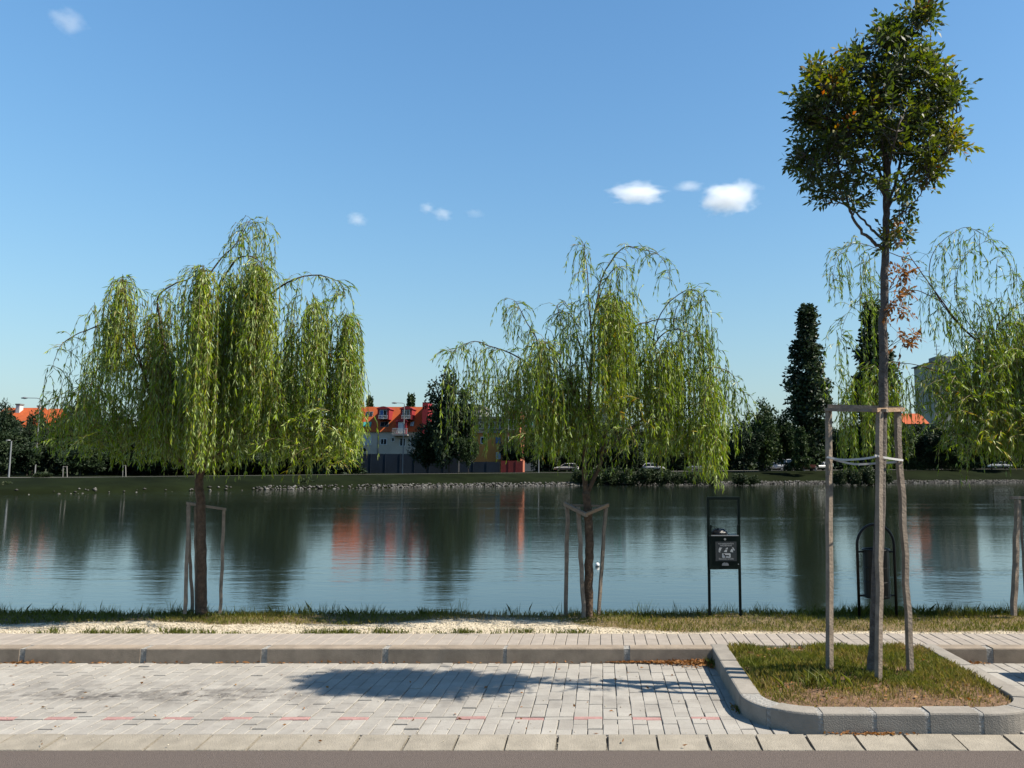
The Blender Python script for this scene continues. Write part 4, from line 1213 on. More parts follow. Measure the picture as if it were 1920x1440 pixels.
def crown_mesh(name, pts_fn, n, lsize, seed, clumps, cs):
    """leaf cards gathered in clumps: pts_fn gives a clump centre"""
    global rng
    r0 = rng; rng = np.random.default_rng(seed)
    cen = np.array([pts_fn() for _ in range(clumps)])
    k = rng.integers(0, clumps, n)
    csz = rng.uniform(.6, 1.25, clumps) * cs
    off = rng.normal(size=(n, 3)); off = nrm(off) * (rng.random(n)[:, None] ** .45) * csz[k][:, None]
    P = cen[k] + off
    D = rng.normal(size=(n, 3)) + off * .6
    hue = np.clip(rng.random(clumps)[k] * .6 + rng.random(n) * .4, 0, 1)
    V, Fq, r = leafdata(P, D, lsize * rng.uniform(.6, 1.3, n), lsize * rng.uniform(.45, .8, n), hue, .2, 0, .5)
    me = npmesh(name, V, Fq, {'rnd': r}).data
    bpy.data.objects.remove(bpy.data.objects[name])
    rng = r0
    return me
def sphere_pt(rx, rz, zc, hollow=.55, low=-1.0):
    def f():
        while True:
            q = rng.normal(size=3); q /= np.linalg.norm(q); q *= rng.uniform(hollow, 1.0)
            if q[2] > low: break
        return np.array([q[0]*rx, q[1]*rx, zc + q[2]*rz])
    return f
def spindle_pt(r, h0, h1):
    def f():
        t = rng.random(); z = h0 + (h1 - h0) * t
        rr = r * (math.sin(math.pi * min(1, t * .80 + .19)) ** 1.0) * rng.uniform(.35, 1); a = rng.uniform(0, 6.28)
        return np.array([rr*math.cos(a), rr*math.sin(a), z])
    return f
def cone_pt(r, h0, h1):
    def f():
        t = rng.random() ** 1.3; z = h0 + (h1 - h0) * t
        rr = r * (1 - t) ** .8 * rng.uniform(.3, 1) + .03; a = rng.uniform(0, 6.28)
        return np.array([rr*math.cos(a), rr*math.sin(a), z])
    return f
# unit trees: height 1, crown half width 1 in x and y (scaled per tree)
def unit(me, sx, sz):
    co_ = np.empty(len(me.vertices) * 3, dtype=np.float32); me.vertices.foreach_get('co', co_)
    co_ = co_.reshape(-1, 3) / np.array([sx, sx, sz], dtype=np.float32)
    me.vertices.foreach_set('co', co_.ravel()); me.update(); return me
CROWN = {
 'round': [unit(crown_mesh('crown_round_a', sphere_pt(3.4, 4.2, 5.6, .35, -.95), 9000, .46, 1, 70, 1.15), 4.3, 10.6), unit(crown_mesh('crown_round_b', sphere_pt(3.2, 4.5, 5.4, .3, -.95), 9000, .46, 2, 60, 1.25), 4.2, 10.8),
           unit(crown_mesh('crown_round_c', sphere_pt(3.5, 3.9, 5.5, .35, -.95), 9000, .44, 3, 80, 1.05), 4.3, 10.3)],
 'poplar': [unit(crown_mesh('crown_poplar_a', spindle_pt(2.0, 1.0, 19.3), 17000, .42, 4, 230, .72), 2.4, 20.2), unit(crown_mesh('crown_poplar_b', spindle_pt(2.0, 1.0, 19.3), 17000, .42, 5, 230, .72), 2.4, 20.2)],
 'conifer': [unit(crown_mesh('crown_conifer', cone_pt(2.3, .6, 8.0), 7000, .36, 6, 90, .55), 2.8, 8.5)],
 'bush': [unit(crown_mesh('crown_bush_a', sphere_pt(1.5, 1.0, .9, .2, -.8), 3600, .26, 7, 40, .5), 2.0, 2.3), unit(crown_mesh('crown_bush_b', sphere_pt(1.5, 1.1, .9, .2, -.8), 3600, .26, 8, 34, .55), 2.0, 2.4)]}
def trunk_mesh(name, hgt, limbs_n, seed):
    rr = random.Random(seed)
    mb = MB().tube([(0, 0, -.02), (.02, 0, .15), (-.02, .02, .35), (.03, 0, hgt)], [.022, .017, .013, .004], 7)
    for i in range(limbs_n):
        a = i * 2.4 + rr.random(); z = .2 + .3 * i / limbs_n
        mb.tube([(0, 0, z), (.25*math.cos(a), .25*math.sin(a), z + .13), (.55*math.cos(a), .55*math.sin(a), z + .3)], [.009, .006, .002], 5)
    o = mb.build(name, M['bark_far']); me = o.data; bpy.data.objects.remove(o); return me
TRUNK = {'round': trunk_mesh('trunk_round', .8, 6, 1), 'poplar': trunk_mesh('trunk_poplar', .95, 0, 2), 'conifer': trunk_mesh('trunk_conifer', .9, 0, 3), 'bush': trunk_mesh('stem_bush', .5, 4, 4)}
tri = [0]
def far_tree(kind, x, ybase, ytop, Y, hw, label, group=None, m='fardark', name=None):
    b = at(x, ybase, Y); t = at(x, ytop, Y)
    gz = float(zfar(b.x))
    if b.y > bankY(b.x) + 9: b.z = gz
    h = t.z - b.z; r = hw / F * Y
    root = thing(name or {'round': 'leafy_tree', 'poplar': 'poplar_tree', 'conifer': 'conifer_tree', 'bush': 'bush'}[kind], label, 'bush' if kind == 'bush' else 'tree', b, group)
    tri[0] += 1
    me = CROWN[kind][tri[0] % len(CROWN[kind])]
    key = me.name + '_' + m
    if key not in bpy.data.meshes:
        c = me.copy(); c.name = key; c.materials.clear(); c.materials.append(M[m])
    a = link('crown', bpy.data.meshes[key], root); a.scale = (r, r * (1 if kind != 'round' else .9), h)
    a.rotation_euler = (0, 0, tri[0] * 1.37)
    tk = link('trunk' if kind != 'bush' else 'stem', TRUNK[kind], root); tr_ = {'round': .30, 'poplar': .4, 'conifer': .4, 'bush': .5}[kind]
    tk.scale = (max(r * .9, h * .35) if kind == 'round' else h * .5,) * 2 + (h,)
    tk.rotation_euler = (0, 0, tri[0] * .9)
    tk.data = TRUNK[kind]
    return root
far_tree('poplar', 1521, 872, 565, 128, 46, 'tall dark poplar left of the ash trunk across the lake', 'poplars across the lake', 'poplar')
far_tree('poplar', 1644, 872, 556, 132, 46, 'tall dark poplar directly behind the ash trunk across the lake', 'poplars across the lake', 'poplar')
far_tree('round', 842, 890, 690, 112, 60, 'large dark tree on the far bank beside the house with orange roof', None, 'fardark')
far_tree('round', 800, 888, 790, 114, 38, 'lower dark tree at the right end of the orange roofed house', None, 'fardark')
far_tree('round', 878, 888, 800, 112, 24, 'small dark tree before the orange block of flats', None, 'far')
far_tree('conifer', 652, 890, 818, 104, 40, 'dark conifer left of the orange roofed house', None, 'fardark')
far_tree('conifer', 690, 885, 742, 160, 26, 'conifer top rising over the left end of the orange roof', 'conifer tops behind the orange roof', 'far')
far_tree('conifer', 768, 885, 738, 160, 30, 'conifer top rising over the right end of the orange roof', 'conifer tops behind the orange roof', 'far')
far_tree('round', 1432, 880, 748, 124, 44, 'tall round tree left of the poplars across the lake', None, 'far')
far_tree('round', 1470, 878, 765, 126, 36, 'mid green tree touching the left poplar', None, 'far')
far_tree('round', 1395, 882, 785, 122, 40, 'dark tree behind the right fringe of the middle willow', None, 'fardark')
far_tree('conifer', 1505, 880, 800, 120, 26, 'small light green tree at the foot of the left poplar', None, 'far')
far_tree('round', 522, 888, 668, 112, 62, 'tall broad tree behind the right half of the left willow', None, 'fardark')
far_tree('round', 455, 889, 715, 116, 50, 'tall dark tree right behind the trunk of the left willow', None, 'fardark')
far_tree('round', 308, 890, 702, 108, 56, 'tall dark tree behind the left half of the left willow', None, 'fardark')
far_tree('round', 150, 892, 738, 104, 56, 'broad dark tree behind the left fringe of the left willow', None, 'fardark')
lab = 'dark leafy tree in the far bank row behind the left willow'
for x, yt, hw, Y, yb in ((-40,740,70,92,895),(2,750,22,90,895),(60,766,26,92,893),(50,772,18,90,894),(25,802,44,88,895),(-5,800,40,86,895),(95,790,42,94,893),(135,778,40,98,893),(180,785,44,94,892),(222,772,46,100,892),(268,790,44,96,891),(315,780,46,102,890),(360,795,42,98,890),(405,785,46,104,890),(452,795,44,100,889),(500,790,44,104,888),(545,800,42,102,888),(592,790,44,106,888),(628,805,34,104,888),(-90,760,60,90,895),(150,830,46,88,894),(300,835,50,92,892),(470,838,50,96,890)):
    far_tree('round', x, yb, yt, Y + 6, hw * 1.1, lab, 'row of trees behind the left willow', 'fardark')
lab = 'dark leafy tree in the far bank row behind the middle willow'
for x, yt, hw, Y in ((1030,785,38,125),(1070,775,40,128),(1112,790,38,122),(1150,775,42,130),(1195,785,40,126),(1240,778,42,130),(1290,785,40,124),(1335,780,42,128),(1362,795,34,124),(1000,800,30,124),(960,815,26,126),(1180,815,36,122),(1270,818,36,122)):
    far_tree('round', x, 884, yt, Y + 4, hw * 1.05, lab, 'row of trees behind the middle willow', 'fardark')
lab = 'dark leafy tree in the far bank row behind the right hand willow'
for x, yt, hw, Y in ((1560,800,36,130),(1600,790,38,134),(1690,790,40,132),(1725,792,38,136),(1765,785,42,132),(1810,780,44,138),(1860,778,46,134),(1905,775,44,138),(1960,770,50,138),(2020,770,50,138),(1790,820,34,130),(1880,815,36,130)):
    far_tree('round', x, 876, yt, Y + 2, hw * 1.05, lab, 'row of trees behind the right hand willow', 'fardark' if x % 2 else 'far')
for x, y0, y1, hw, lb in ((75,916,884,26,'pale bush at the waterline beside the short lamp post'),(10,920,900,24,'low bush at the waterline by the left picture edge'),(330,915,898,18,'low bush at the waterline behind the left willow trunk'),(572,912,895,22,'low bush at the waterline below the left willow fringe')):
    b = gnd(x, y0, -.35); far_tree('bush', x, y0, y1, b.y + .8, hw, lb, 'bushes on the far shore', 'reed')
lb = 'reedy shrub in the dark clump along the far shore'
for x, y1, hw in ((1085,876,26),(1118,868,30),(1150,870,30),(1182,874,28),(1215,872,30),(1245,876,26),(1300,880,24),(1330,882,22),(1388,884,24),(1412,888,16),(1575,876,22),(1600,872,26),(1630,870,28),(1655,874,24),(1272,882,20)):
    b = gnd(x, 908, -.45); far_tree('bush', x, 908, y1, b.y + .4, hw, lb, 'reedy shrubs on the far shore', 'reed')

# woods closing the view between the houses, each one dark mass
def wood(label, x0, x1, Y, ytop, n):
    a, b = at(x0, 880, Y), at(x1, 880, Y)
    h = at(0, ytop, Y).z - float(zfar((a.x + b.x) / 2))
    x = rng.uniform(a.x, b.x, n); yy = Y + rng.uniform(0, 9, n)
    top = h * (.86 + .10 * np.sin(x * .31) + .08 * np.sin(x * .83 + 1) + .05 * np.sin(x * 2.1 + 2))
    z = zfar(x) - .2 + rng.random(n) * top
    V, Fq, r = leafdata(np.stack([x, yy, z], 1), rng.normal(size=(n, 3)), rng.uniform(.5, 1.1, n), rng.uniform(.4, .8, n), rng.random(n), .2, 0, .5)
    tag(npmesh('wood', V, Fq, {'rnd': r}, M['fardark']), label, 'wood', kind='stuff')
wood('low dark undergrowth on the bank behind the left willow', -900, 640, 109, 846, 26000)
wood('dark undergrowth and wood behind the left willow', -1300, 660, 130, 806, 46000)
wood('dark wood behind the middle willow', 1000, 1420, 156, 806, 15000)
wood('dark wood behind the ash and the right hand willow', 1400, 3100, 160, 798, 46000)
# ---- buildings
M['orange_tile'] = mat('orange_tile', (0.31, 0.062, 0.0136), .8, .2, 1.2, .3, 6)
M['crimson'] = mat('crimson_paint', (0.216, 0.018, 0.021), .7, .1, 2)
M['wall_beige'] = mat('beige_render', (0.4132, 0.3589, 0.2936), .9, .12, .6)
M['wall_cream'] = mat('cream_render', (0.338, 0.3055, 0.234), .9, .1, .5)
M['wall_orange'] = mat('orange_render', (0.4200, 0.1700, 0.0450), .9, .1, .6)
M['wall_pink'] = mat('salmon_render', (0.315, 0.105, 0.06), .9, .1, .6)
M['wall_grey'] = mat('grey_render', (0.175, 0.175, 0.168), .9, .12, .6)
M['winframe'] = mat('white_window_frame', (0.45, 0.45, 0.435), .6)
M['glass'] = mat('dark_glass', (.012, .016, .022), .08, spec=.6)
M['blind_blue'] = mat('blue_blind', (.05, .10, .26), .6)
M['blind_teal'] = mat('teal_blind', (0.045, 0.27, 0.225), .7)
M['blind_pale'] = mat('pale_blind', (0.3375, 0.375, 0.42), .7)
M['roof_grey'] = mat('grey_roof', (0.126, 0.1225, 0.1155), .8, .2, .5)
M['fence_blue'] = mat('dark_blue_fence', (.014, .022, .035), .7, .3, .5)
M['fence_red'] = mat('dark_red_fence', (.15, .02, .018), .7, .2, .6)
M['carwhite'] = mat('white_car_paint', (0.52, 0.528, 0.536), .25, spec=.5)
M['cargrey'] = mat('silver_car_paint', (0.24, 0.248, 0.256), .25, spec=.5, metal=.3)
M['carblue'] = mat('navy_car_paint', (.02, .03, .07), .22, spec=.5)
M['tyre'] = mat('tyre_rubber', (.015, .015, .015), .8)
M['teal'] = mat('teal_panel', (.03, .30, .22), .6)

def window(parent, x0, z0, x1, z1, y, glass='glass', fr=.07, mull=1, ny=None, name='window', frm='winframe'):
    """window set into a plane facing the lake (-y)"""
    w_ = MB().box((x0, y - .06, z0), (x1, y + .02, z0 + fr)).box((x0, y - .06, z1 - fr), (x1, y + .02, z1)).box((x0, y - .06, z0 + fr), (x0 + fr, y + .02, z1 - fr)).box((x1 - fr, y - .06, z0 + fr), (x1, y + .02, z1 - fr))
    for i in range(mull):
        xm = x0 + (x1 - x0) * (i + 1) / (mull + 1)
        w_.box((xm - fr * .4, y - .055, z0 + fr), (xm + fr * .4, y + .015, z1 - fr))
    o = w_.build(name, M[frm], parent)
    k = mull + 1
    gl = glass if isinstance(glass, (list, tuple)) else [glass] * k
    for i in range(k):
        a = x0 + fr + (x1 - x0 - 2 * fr) * i / k; b = x0 + fr + (x1 - x0 - 2 * fr) * (i + 1) / k
        MB().box((a + .005, y - .02, z0 + fr), (b - .005, y - .01, z1 - fr)).build('pane', M[gl[i % len(gl)]], o)
    return o

def orange_house():
    Y = 136.0
    P = lambda x, y, d=0: at(x, y, Y + d)
    xl, xr = P(628, 808).x, P(791, 808).x
    ze, zr = P(700, 808).z, P(700, 761).z
    z0 = float(zfar(-40)) - .1
    b = Vector(((xl + xr) / 2, Y, z0))
    root = thing('orange_roof_house', 'house with steep orange tiled roof and dormers beyond the lake', 'house', b)
    MB().box((xl, Y, z0), (xr, Y + 11, ze)).build('wall', M['wall_beige'], root)
    sb = 2.6                       # how far the steep slope leans back
    y0 = Y - .35
    rf = MB().add([(xl - .2, y0, ze - .15), (xr + .2, y0, ze - .15), (xr + .2, y0 + sb, zr), (xl - .2, y0 + sb, zr), (xl - .2, Y + 11.2, ze - .15), (xr + .2, Y + 11.2, ze - .15), (xr + .2, Y + 9.6, zr), (xl - .2, Y + 9.6, zr)],
             [(0, 1, 2, 3), (3, 2, 6, 7), (7, 6, 5, 4), (0, 3, 7, 4), (1, 5, 6, 2), (0, 4, 5, 1)]).build('roof', M['orange_tile'], root)
    def sl(z): return y0 + sb * (z - ze + .15) / (zr - ze + .15)
    # parapet wall at the right end
    MB().box((xr + .2, Y - .9, ze - .6), (xr + 1.15, Y + 11, P(790, 755).z)).build('firewall', M['crimson'], root)
    # dormers
    def dormer(xa, ya, xb, yb, gl, balc=False):
        p, q = P(xa, yb), P(xb, ya)
        yf = y0 - .55
        zt = q.z + .2
        d = MB()
        d.box((p.x - .35, yf, p.z - .1), (p.x - .02, y0 + sb, zt)).box((q.x + .02, yf, p.z - .1), (q.x + .35, y0 + sb, zt))
        n_ = 9
        top = [(p.x - .5 + (q.x - p.x + 1.0) * i / n_, zt + .38 * math.sin(math.pi * i / n_)) for i in range(n_ + 1)]
        d.prism(top + [(q.x + .5, zt - .12), (p.x - .5, zt - .12)], yf - .15, y0 + sb + .4)
        o = d.build('dormer', M['crimson'], root)
        window(o, p.x, p.z, q.x, q.z, yf + .1, gl, .09, 1, name='dormer_window')
        rl = MB().box((p.x - .12, yf - .22, p.z + .55), (q.x + .12, yf - .18, p.z + .62))
        for i in range(7):
            xx = p.x - .1 + (q.x - p.x + .2) * i / 6
            rl.box((xx - .02, yf - .22, p.z), (xx + .02, yf - .18, p.z + .55))
        rl.build('railing', M['winframe'], o)
        return o
    dormer(714, 769, 728.5, 786, ['blind_blue', 'glass'])
    dormer(757, 769, 771, 786, ['glass', 'glass'])
    d3 = dormer(748.5, 792, 761, 813, ['blind_pale', 'blind_pale'])
    # balcony
    p, q = P(740, 815), P(768, 815)
    bl = MB().box((p.x, y0 - 1.3, p.z - .22), (q.x, y0 + .3, p.z)).build('balcony', M['wall_grey'], root)
    m_ = MB()
    for i in range(15):
        xx = p.x + (q.x - p.x) * i / 14
        m_.box((xx - .02, y0 - 1.28, p.z), (xx + .02, y0 - 1.24, p.z + .95))
    m_.box((p.x, y0 - 1.29, p.z + .95), (q.x, y0 - 1.23, p.z + 1.02))
    m_.build('railing', M['winframe'], bl)
    # skylights on the slope
    def skylight(xa, ya, xb, yb, gl, mull=1):
        p, q = P(xa, yb), P(xb, ya)
        tl = math.atan2(sb, zr - ze + .15)
        o = window(root, p.x, 0, q.x, (q.z - p.z) / math.cos(tl), 0, gl, .08, mull, name='skylight', frm='roof_grey')
        return o, p
    for xa, ya, xb, yb, gl in ((682, 771, 694, 779, ['glass', 'glass']), (680, 791, 694.5, 799.5, ['blind_teal', 'blind_teal']), (713, 791, 727, 799.5, ['glass', 'glass']), (769, 790.5, 774.5, 798.5, ['blind_pale', 'blind_pale'])):
        p, q = P(xa, yb), P(xb, ya)
        yy0 = sl(p.z) - .03; yy1 = sl(q.z) - .03
        zz0, zz1 = p.z, q.z
        f_ = .09
        mb_ = MB()
        def slab(x0_, x1_, a0, a1, t=.06):
            ya_, yb_ = yy0 + (yy1 - yy0) * a0, yy0 + (yy1 - yy0) * a1
            za_, zb_ = zz0 + (zz1 - zz0) * a0, zz0 + (zz1 - zz0) * a1
            return [(x0_, ya_, za_), (x1_, ya_, za_), (x1_, yb_, zb_), (x0_, yb_, zb_), (x0_, ya_ - t, za_), (x1_, ya_ - t, za_), (x1_, yb_ - t, zb_), (x0_, yb_ - t, zb_)]
        FS = [(0,3,2,1),(4,5,6,7),(0,1,5,4),(1,2,6,5),(2,3,7,6),(3,0,4,7)]
        o = MB().add(slab(p.x - f_, q.x + f_, -.08, 1.08, .04), FS).build('skylight', M['roof_grey'], root)
        xm = (p.x + q.x) / 2
        MB().add(slab(p.x, xm - .05, 0, 1, .07), FS).build('pane', M[gl[0]], o)
        MB().add(slab(xm + .05, q.x, 0, 1, .07), FS).build('pane', M[gl[1]], o)
    # ground floor windows
    for xa, ya, xb, yb, gl, ml in ((681, 817, 697, 835, ['blind_pale', 'blind_blue'], 0), (713, 822, 726, 834, ['glass', 'glass'], 1), (733.5, 820, 740.5, 828, ['glass'], 0), (749, 821, 761, 837, ['glass', 'glass'], 1), (769, 820, 776.5, 836, ['glass'], 0), (640, 820, 656, 834, ['glass', 'glass'], 1)):
        p, q = P(xa, yb), P(xb, ya)
        window(root, p.x, p.z, q.x, q.z, Y - .02, gl, .12, ml)
    p = P(709.5, 812)
    MB().tube([(p.x, Y - .1, p.z), (p.x, Y - .1, z0)], .06, 6).build('downpipe', M['roof_grey'], root)
orange_house()

def simple_block(name, label, cat, Y, xa, xb, ytop, depth, wallm, wins, roofm='roof_grey', roof_over=.3, extra=None):
    p, q = at(xa, ytop, Y), at(xb, ytop, Y)
    z0 = float(zfar((p.x + q.x) / 2)) - .2
    root = thing(name, label, cat, ((p.x + q.x) / 2, Y, z0))
    MB().box((p.x, Y, z0), (q.x, Y + depth, p.z)).build('wall', M[wallm], root)
    MB().box((p.x - roof_over, Y - roof_over, p.z + .003), (q.x + roof_over, Y + depth + roof_over, p.z + .4)).build('roof', M[roofm], root)
    for xa_, ya_, xb_, yb_, gl, ml in wins:
        a, b = at(xa_, yb_, Y), at(xb_, ya_, Y)
        window(root, a.x, a.z, b.x, b.z, Y - .02, gl, .12, ml, frm='winframe' if gl != ['blind_blue'] else 'roof_grey')
    return root, z0
r1, z1_ = simple_block('apartment_block', 'orange block of flats behind the left fringe of the middle willow', 'building', 133, 889, 948, 812, 10, 'wall_orange',
    [(901,819,911,832,['glass'],0),(929,819,939,832,['blind_blue'],0),(930,848,939,861,['blind_pale'],0)], 'roof_grey')
p, q = at(894, 811, 133.5), at(949, 786, 133.5)
st = MB().box((p.x, 134.3, p.z + .5), (q.x, 142, q.z)).build('upper_storey', M['wall_grey'], r1)
for i in range(5):
    a = p.x + .2 + (q.x - p.x - .4) * i / 5
    window(st, a, p.z + .7, a + (q.x - p.x) / 5 - .15, q.z - .4, 134.28, ['glass'], .08, 0)
MB().box((p.x - .3, 133.4, q.z + .003), (q.x + .3, 142.4, q.z + .45)).build('upper_roof', M['roof_grey'], r1)
p, q = at(948.4, 890, 132), at(975, 770, 132)
wg = MB().box((p.x, 132.2, z1_), (q.x, 141, q.z)).build('side_wing', M['wall_pink'], r1)
for ya_, yb_ in ((818, 838), (842, 860), (786, 806)):
    a, b = at(953, yb_, 132.2), at(972, ya_, 132.2)
    window(wg, a.x, a.z, b.x, b.z, 132.18, ['glass', 'glass'], .12, 1)
MB().box((p.x - .2, 131.9, q.z + .003), (q.x + .2, 141.3, q.z + .4)).build('wing_roof', M['roof_grey'], r1)

teal_w = []
for xx in (986, 1012, 1040, 1068, 1096, 1124):
    for yy in (772, 790, 808, 826, 844): teal_w.append((xx, yy, xx + 13, yy + 10, ['glass', 'glass'], 1))
r2, z2_ = simple_block('pale_apartment_block', 'long pale flat roofed block with teal panels hidden behind the middle willow', 'building', 175, 978, 1172, 764, 12, 'wall_grey', teal_w)
for xx in (992, 1150, 1158):
    for yy in ((758, 780), (788, 800)):
        a, b = at(xx, yy[1], 175), at(xx + 7, yy[0], 175)
        MB().box((a.x, 174.9, a.z), (b.x, 174.985, b.z)).build('teal_panel', M['teal'], r2)
r3, z3_ = simple_block('flat_roof_house', 'low grey building between the orange roof and the big tree', 'building', 150, 798, 900, 763, 12, 'wall_grey',
    [(806,775,816,786,['glass'],0),(826,775,836,786,['glass'],0),(872,775,882,786,['glass'],0)])
r4, z4_ = simple_block('tower_block', 'yellowish tower block with roof aerials behind the right hand willow', 'building', 300, 1748, 1818, 680, 18, 'wall_cream',
    [(x_, y_, x_ + 8, y_ + 7, ['glass'], 0) for x_ in (1754, 1768, 1782, 1796) for y_ in (692, 706, 720, 734, 748, 762)], roof_over=.8)
a = at(1772, 672, 302)
MB().box((a.x - 3, 303, at(1772, 680, 303).z + .35), (a.x + 6, 310, at(1772, 668, 303).z)).build('lift_housing', M['wall_grey'], r4)
a = at(1757, 680, 301)
ml = MB().tube([(a.x, 301, a.z), (a.x, 301, at(1757, 645, 301).z)], .12, 6)
for yy, w_ in ((649, 1.1), (656, .8), (664, 1.2)):
    q = at(1757, yy, 301); ml.box((q.x - w_, 300.9, q.z - .07), (q.x + w_, 301.1, q.z + .07))
ml.build('aerial', M['lampgrey'], r4)

def gable_house(name, label, Y, xa, xb, yr, ye, depth, chim=None, wallm='wall_cream'):
    p, q = at(xa, ye, Y), at(xb, ye, Y); zr = at(xa, yr, Y).z + .6
    z0 = float(zfar((p.x + q.x) / 2)) - .2
    root = thing(name, label, 'house', ((p.x + q.x) / 2, Y, z0))
    MB().box((p.x, Y, z0), (q.x, Y + depth, p.z)).build('wall', M[wallm], root)
    yo = Y - .5; ym = Y + depth / 2; ye_ = Y + depth + .5
    rf = MB().add([(p.x - .4, yo, p.z - .1), (q.x + .4, yo, p.z - .1), (q.x + .4, ym, zr), (p.x - .4, ym, zr), (p.x - .4, ye_, p.z - .1), (q.x + .4, ye_, p.z - .1)],
             [(0, 1, 2, 3), (3, 2, 5, 4), (0, 3, 4), (1, 5, 2), (0, 4, 5, 1)]).build('roof', M['orange_tile'], root)
    if chim:
        c = at(chim[0], chim[2], Y + depth * .4); t_ = at(chim[1], chim[3], Y + depth * .4)
        ch = MB().box((c.x, Y + depth * .35, c.z - 1.5), (t_.x, Y + depth * .35 + .8, t_.z)).build('chimney', M['winframe'], rf)
        MB().box((c.x - .08, Y + depth * .35 - .08, t_.z + .003), (t_.x + .08, Y + depth * .35 + .88, t_.z + .22)).build('chimney_cap', M['roof_grey'], rf)
    w2_ = (q.x - p.x)
    for i in range(2):
        a = p.x + w2_ * (.2 + .4 * i)
        window(root, a, p.z - 2.0, a + 1.2, p.z - .7, Y - .02, ['glass', 'glass'], .1, 1)
    return root
gable_house('gable_house', 'house with bright orange roof and white chimney by the left picture edge', 118, -30, 38, 768, 800, 9, (33, 41, 774, 760))
gable_house('gable_house', 'second orange gable roof peeping out beside the tall street lamp', 124, 62, 84, 770, 792, 8, (73, 78, 772, 763))
gable_house('gable_house', 'house with faded orange roof glimpsed right of the ash trunk', 165, 1698, 1738, 778, 794, 9)

# ---- fences
def fence(name, label, x0, x1, y0, y1, Y, m, pw=2.0):
    a, b = at(x0, y0, Y), at(x1, y1, Y)
    gz = float(zfar((a.x + b.x) / 2))
    root = thing(name, label, 'fence', ((a.x + b.x) / 2, Y, gz))
    n_ = max(2, int((b.x - a.x) / pw))
    for i in range(n_):
        xa, xb = a.x + (b.x - a.x) * i / n_, a.x + (b.x - a.x) * (i + 1) / n_
        MB().box((xa + .04, Y, gz + .05), (xb - .04, Y + .05, b.z)).build('panel', M[m], root)
        MB().box((xa - .04, Y - .04, gz - .1), (xa + .036, Y + .09, b.z + .06)).build('post', M['lampgrey'] if m == 'x' else M[m], root)
    return root
fence('panel_fence', 'dark blue panel fence in front of the orange roofed house', 612, 860, 886, 851, 118, 'fence_blue')
fence('panel_fence', 'low dark panel fence before the orange block of flats', 862, 938, 884, 866, 122, 'fence_blue')
fence('panel_fence', 'short dark red board fence at the corner of the orange flats', 940, 981, 884, 864, 121, 'fence_red', .9)

# ---- lamp posts
def lamp(name, label, x, ytop, ybase, Y, arm=0, head=.5):
    b = at(x, ybase, Y); b.z = min(b.z, float(zfar(b.x)) + .05) if b.y > bankY(b.x) + 9 else b.z
    t = at(x, ytop, Y)
    root = thing(name, label, 'street lamp', b, 'lamp posts across the lake')
    MB().tube([(b.x, Y, b.z - .1), (b.x, Y, (b.z + t.z) / 2), (b.x, Y, t.z)], [.085, .07, .055], 8).build('pole', M['lampgrey'], root)
    if arm:
        e = t.x + arm
        MB().tube([(b.x, Y, t.z - .02), (b.x + arm * .4, Y, t.z + .1), (e, Y, t.z + .12)], .045, 6).build('arm', M['lampgrey'], root)
        MB().tube([(e - .02, Y, t.z + .11), (e + .35 * (1 if arm > 0 else -1), Y, t.z + .12), (e + .75 * (1 if arm > 0 else -1), Y, t.z + .11)], [.07, .14, .06], 8).build('lamp_head', M['lampgrey'], root)
    else:
        MB().tube([(t.x, Y, t.z), (t.x, Y, t.z + .06), (t.x, Y, t.z + .12)], [.07, head * .5, head * .42], 12).build('lamp_head', M['lampgrey'], root)
lamp('street_lamp', 'tall street lamp with arm in front of the trees at far left', 67, 748, 866, 96, -1.0)
lamp('park_lamp', 'short post lamp on the bank at the left picture edge', 15.5, 827, 905, 79, 0, .42)
lamp('street_lamp', 'thin street lamp standing before the orange roofed house', 755, 757, 884, 113, -.8)
lamp('park_lamp', 'short park lamp right of the dark red fence', 1010, 853, 886, 118, 0, .5)

# ---- young-tree guards
def guard(label, x, y0, y1, hw, Y):
    b = at(x, y1, Y)
    root = thing('tree_guard', label, 'tree stakes', b, 'pale tree guards on the far bank')
    for dx in (-hw, hw):
        p, q = at(x + dx, y1, Y), at(x + dx * .8, y0, Y)
        MB().tube([p, q], .05, 5).build('post', M['path'], root)
    p, q = at(x - hw, y0 + 1, Y), at(x + hw, y0 + 1, Y)
    MB().tube([p, q], .04, 5).build('rail', M['path'], root)
guard('pale pair of tree stakes between bush and left willow trunk', 122, 874, 897, 4.2, 82)
guard('narrow pale pair of tree stakes left of the left willow trunk', 233, 872, 896, 3, 84)

# ---- clipped hedges
M['hedge'] = M['far']
def hedge(label, x0, x1, y0, y1, Y):
    a, b = at(x0, y1, Y), at(x1, y0, Y)
    gz = float(zfar(a.x))
    w_, h_, d_ = b.x - a.x, max(.8, b.z - gz), 1.2
    n_ = int(500 + 260 * w_)
    P = np.stack([rng.uniform(a.x, b.x, n_), Y + rng.uniform(0, d_, n_), gz + rng.uniform(0, h_, n_)], 1)
    V, Fq, r = leafdata(P, rng.normal(size=(n_, 3)), rng.uniform(.14, .26, n_), rng.uniform(.1, .18, n_), rng.random(n_), .2, 0, .5)
    tag(npmesh('hedge', V, Fq, {'rnd': r}, M['far']), label, 'hedge', 'clipped hedges across the lake')
hedge('clipped dark hedge left of the parked white cars', 1424, 1446, 866, 880, 126)
hedge('small clipped hedge block below the white van', 1473, 1487, 868, 880, 126)
hedge('small clipped hedge block beside the red brown bench', 1494, 1508, 868, 880, 126)
hedge('long clipped hedge right of the ash stakes', 1692, 1762, 866, 879, 134)
hedge('long clipped hedge below the right hand willow', 1772, 1835, 866, 879, 134)

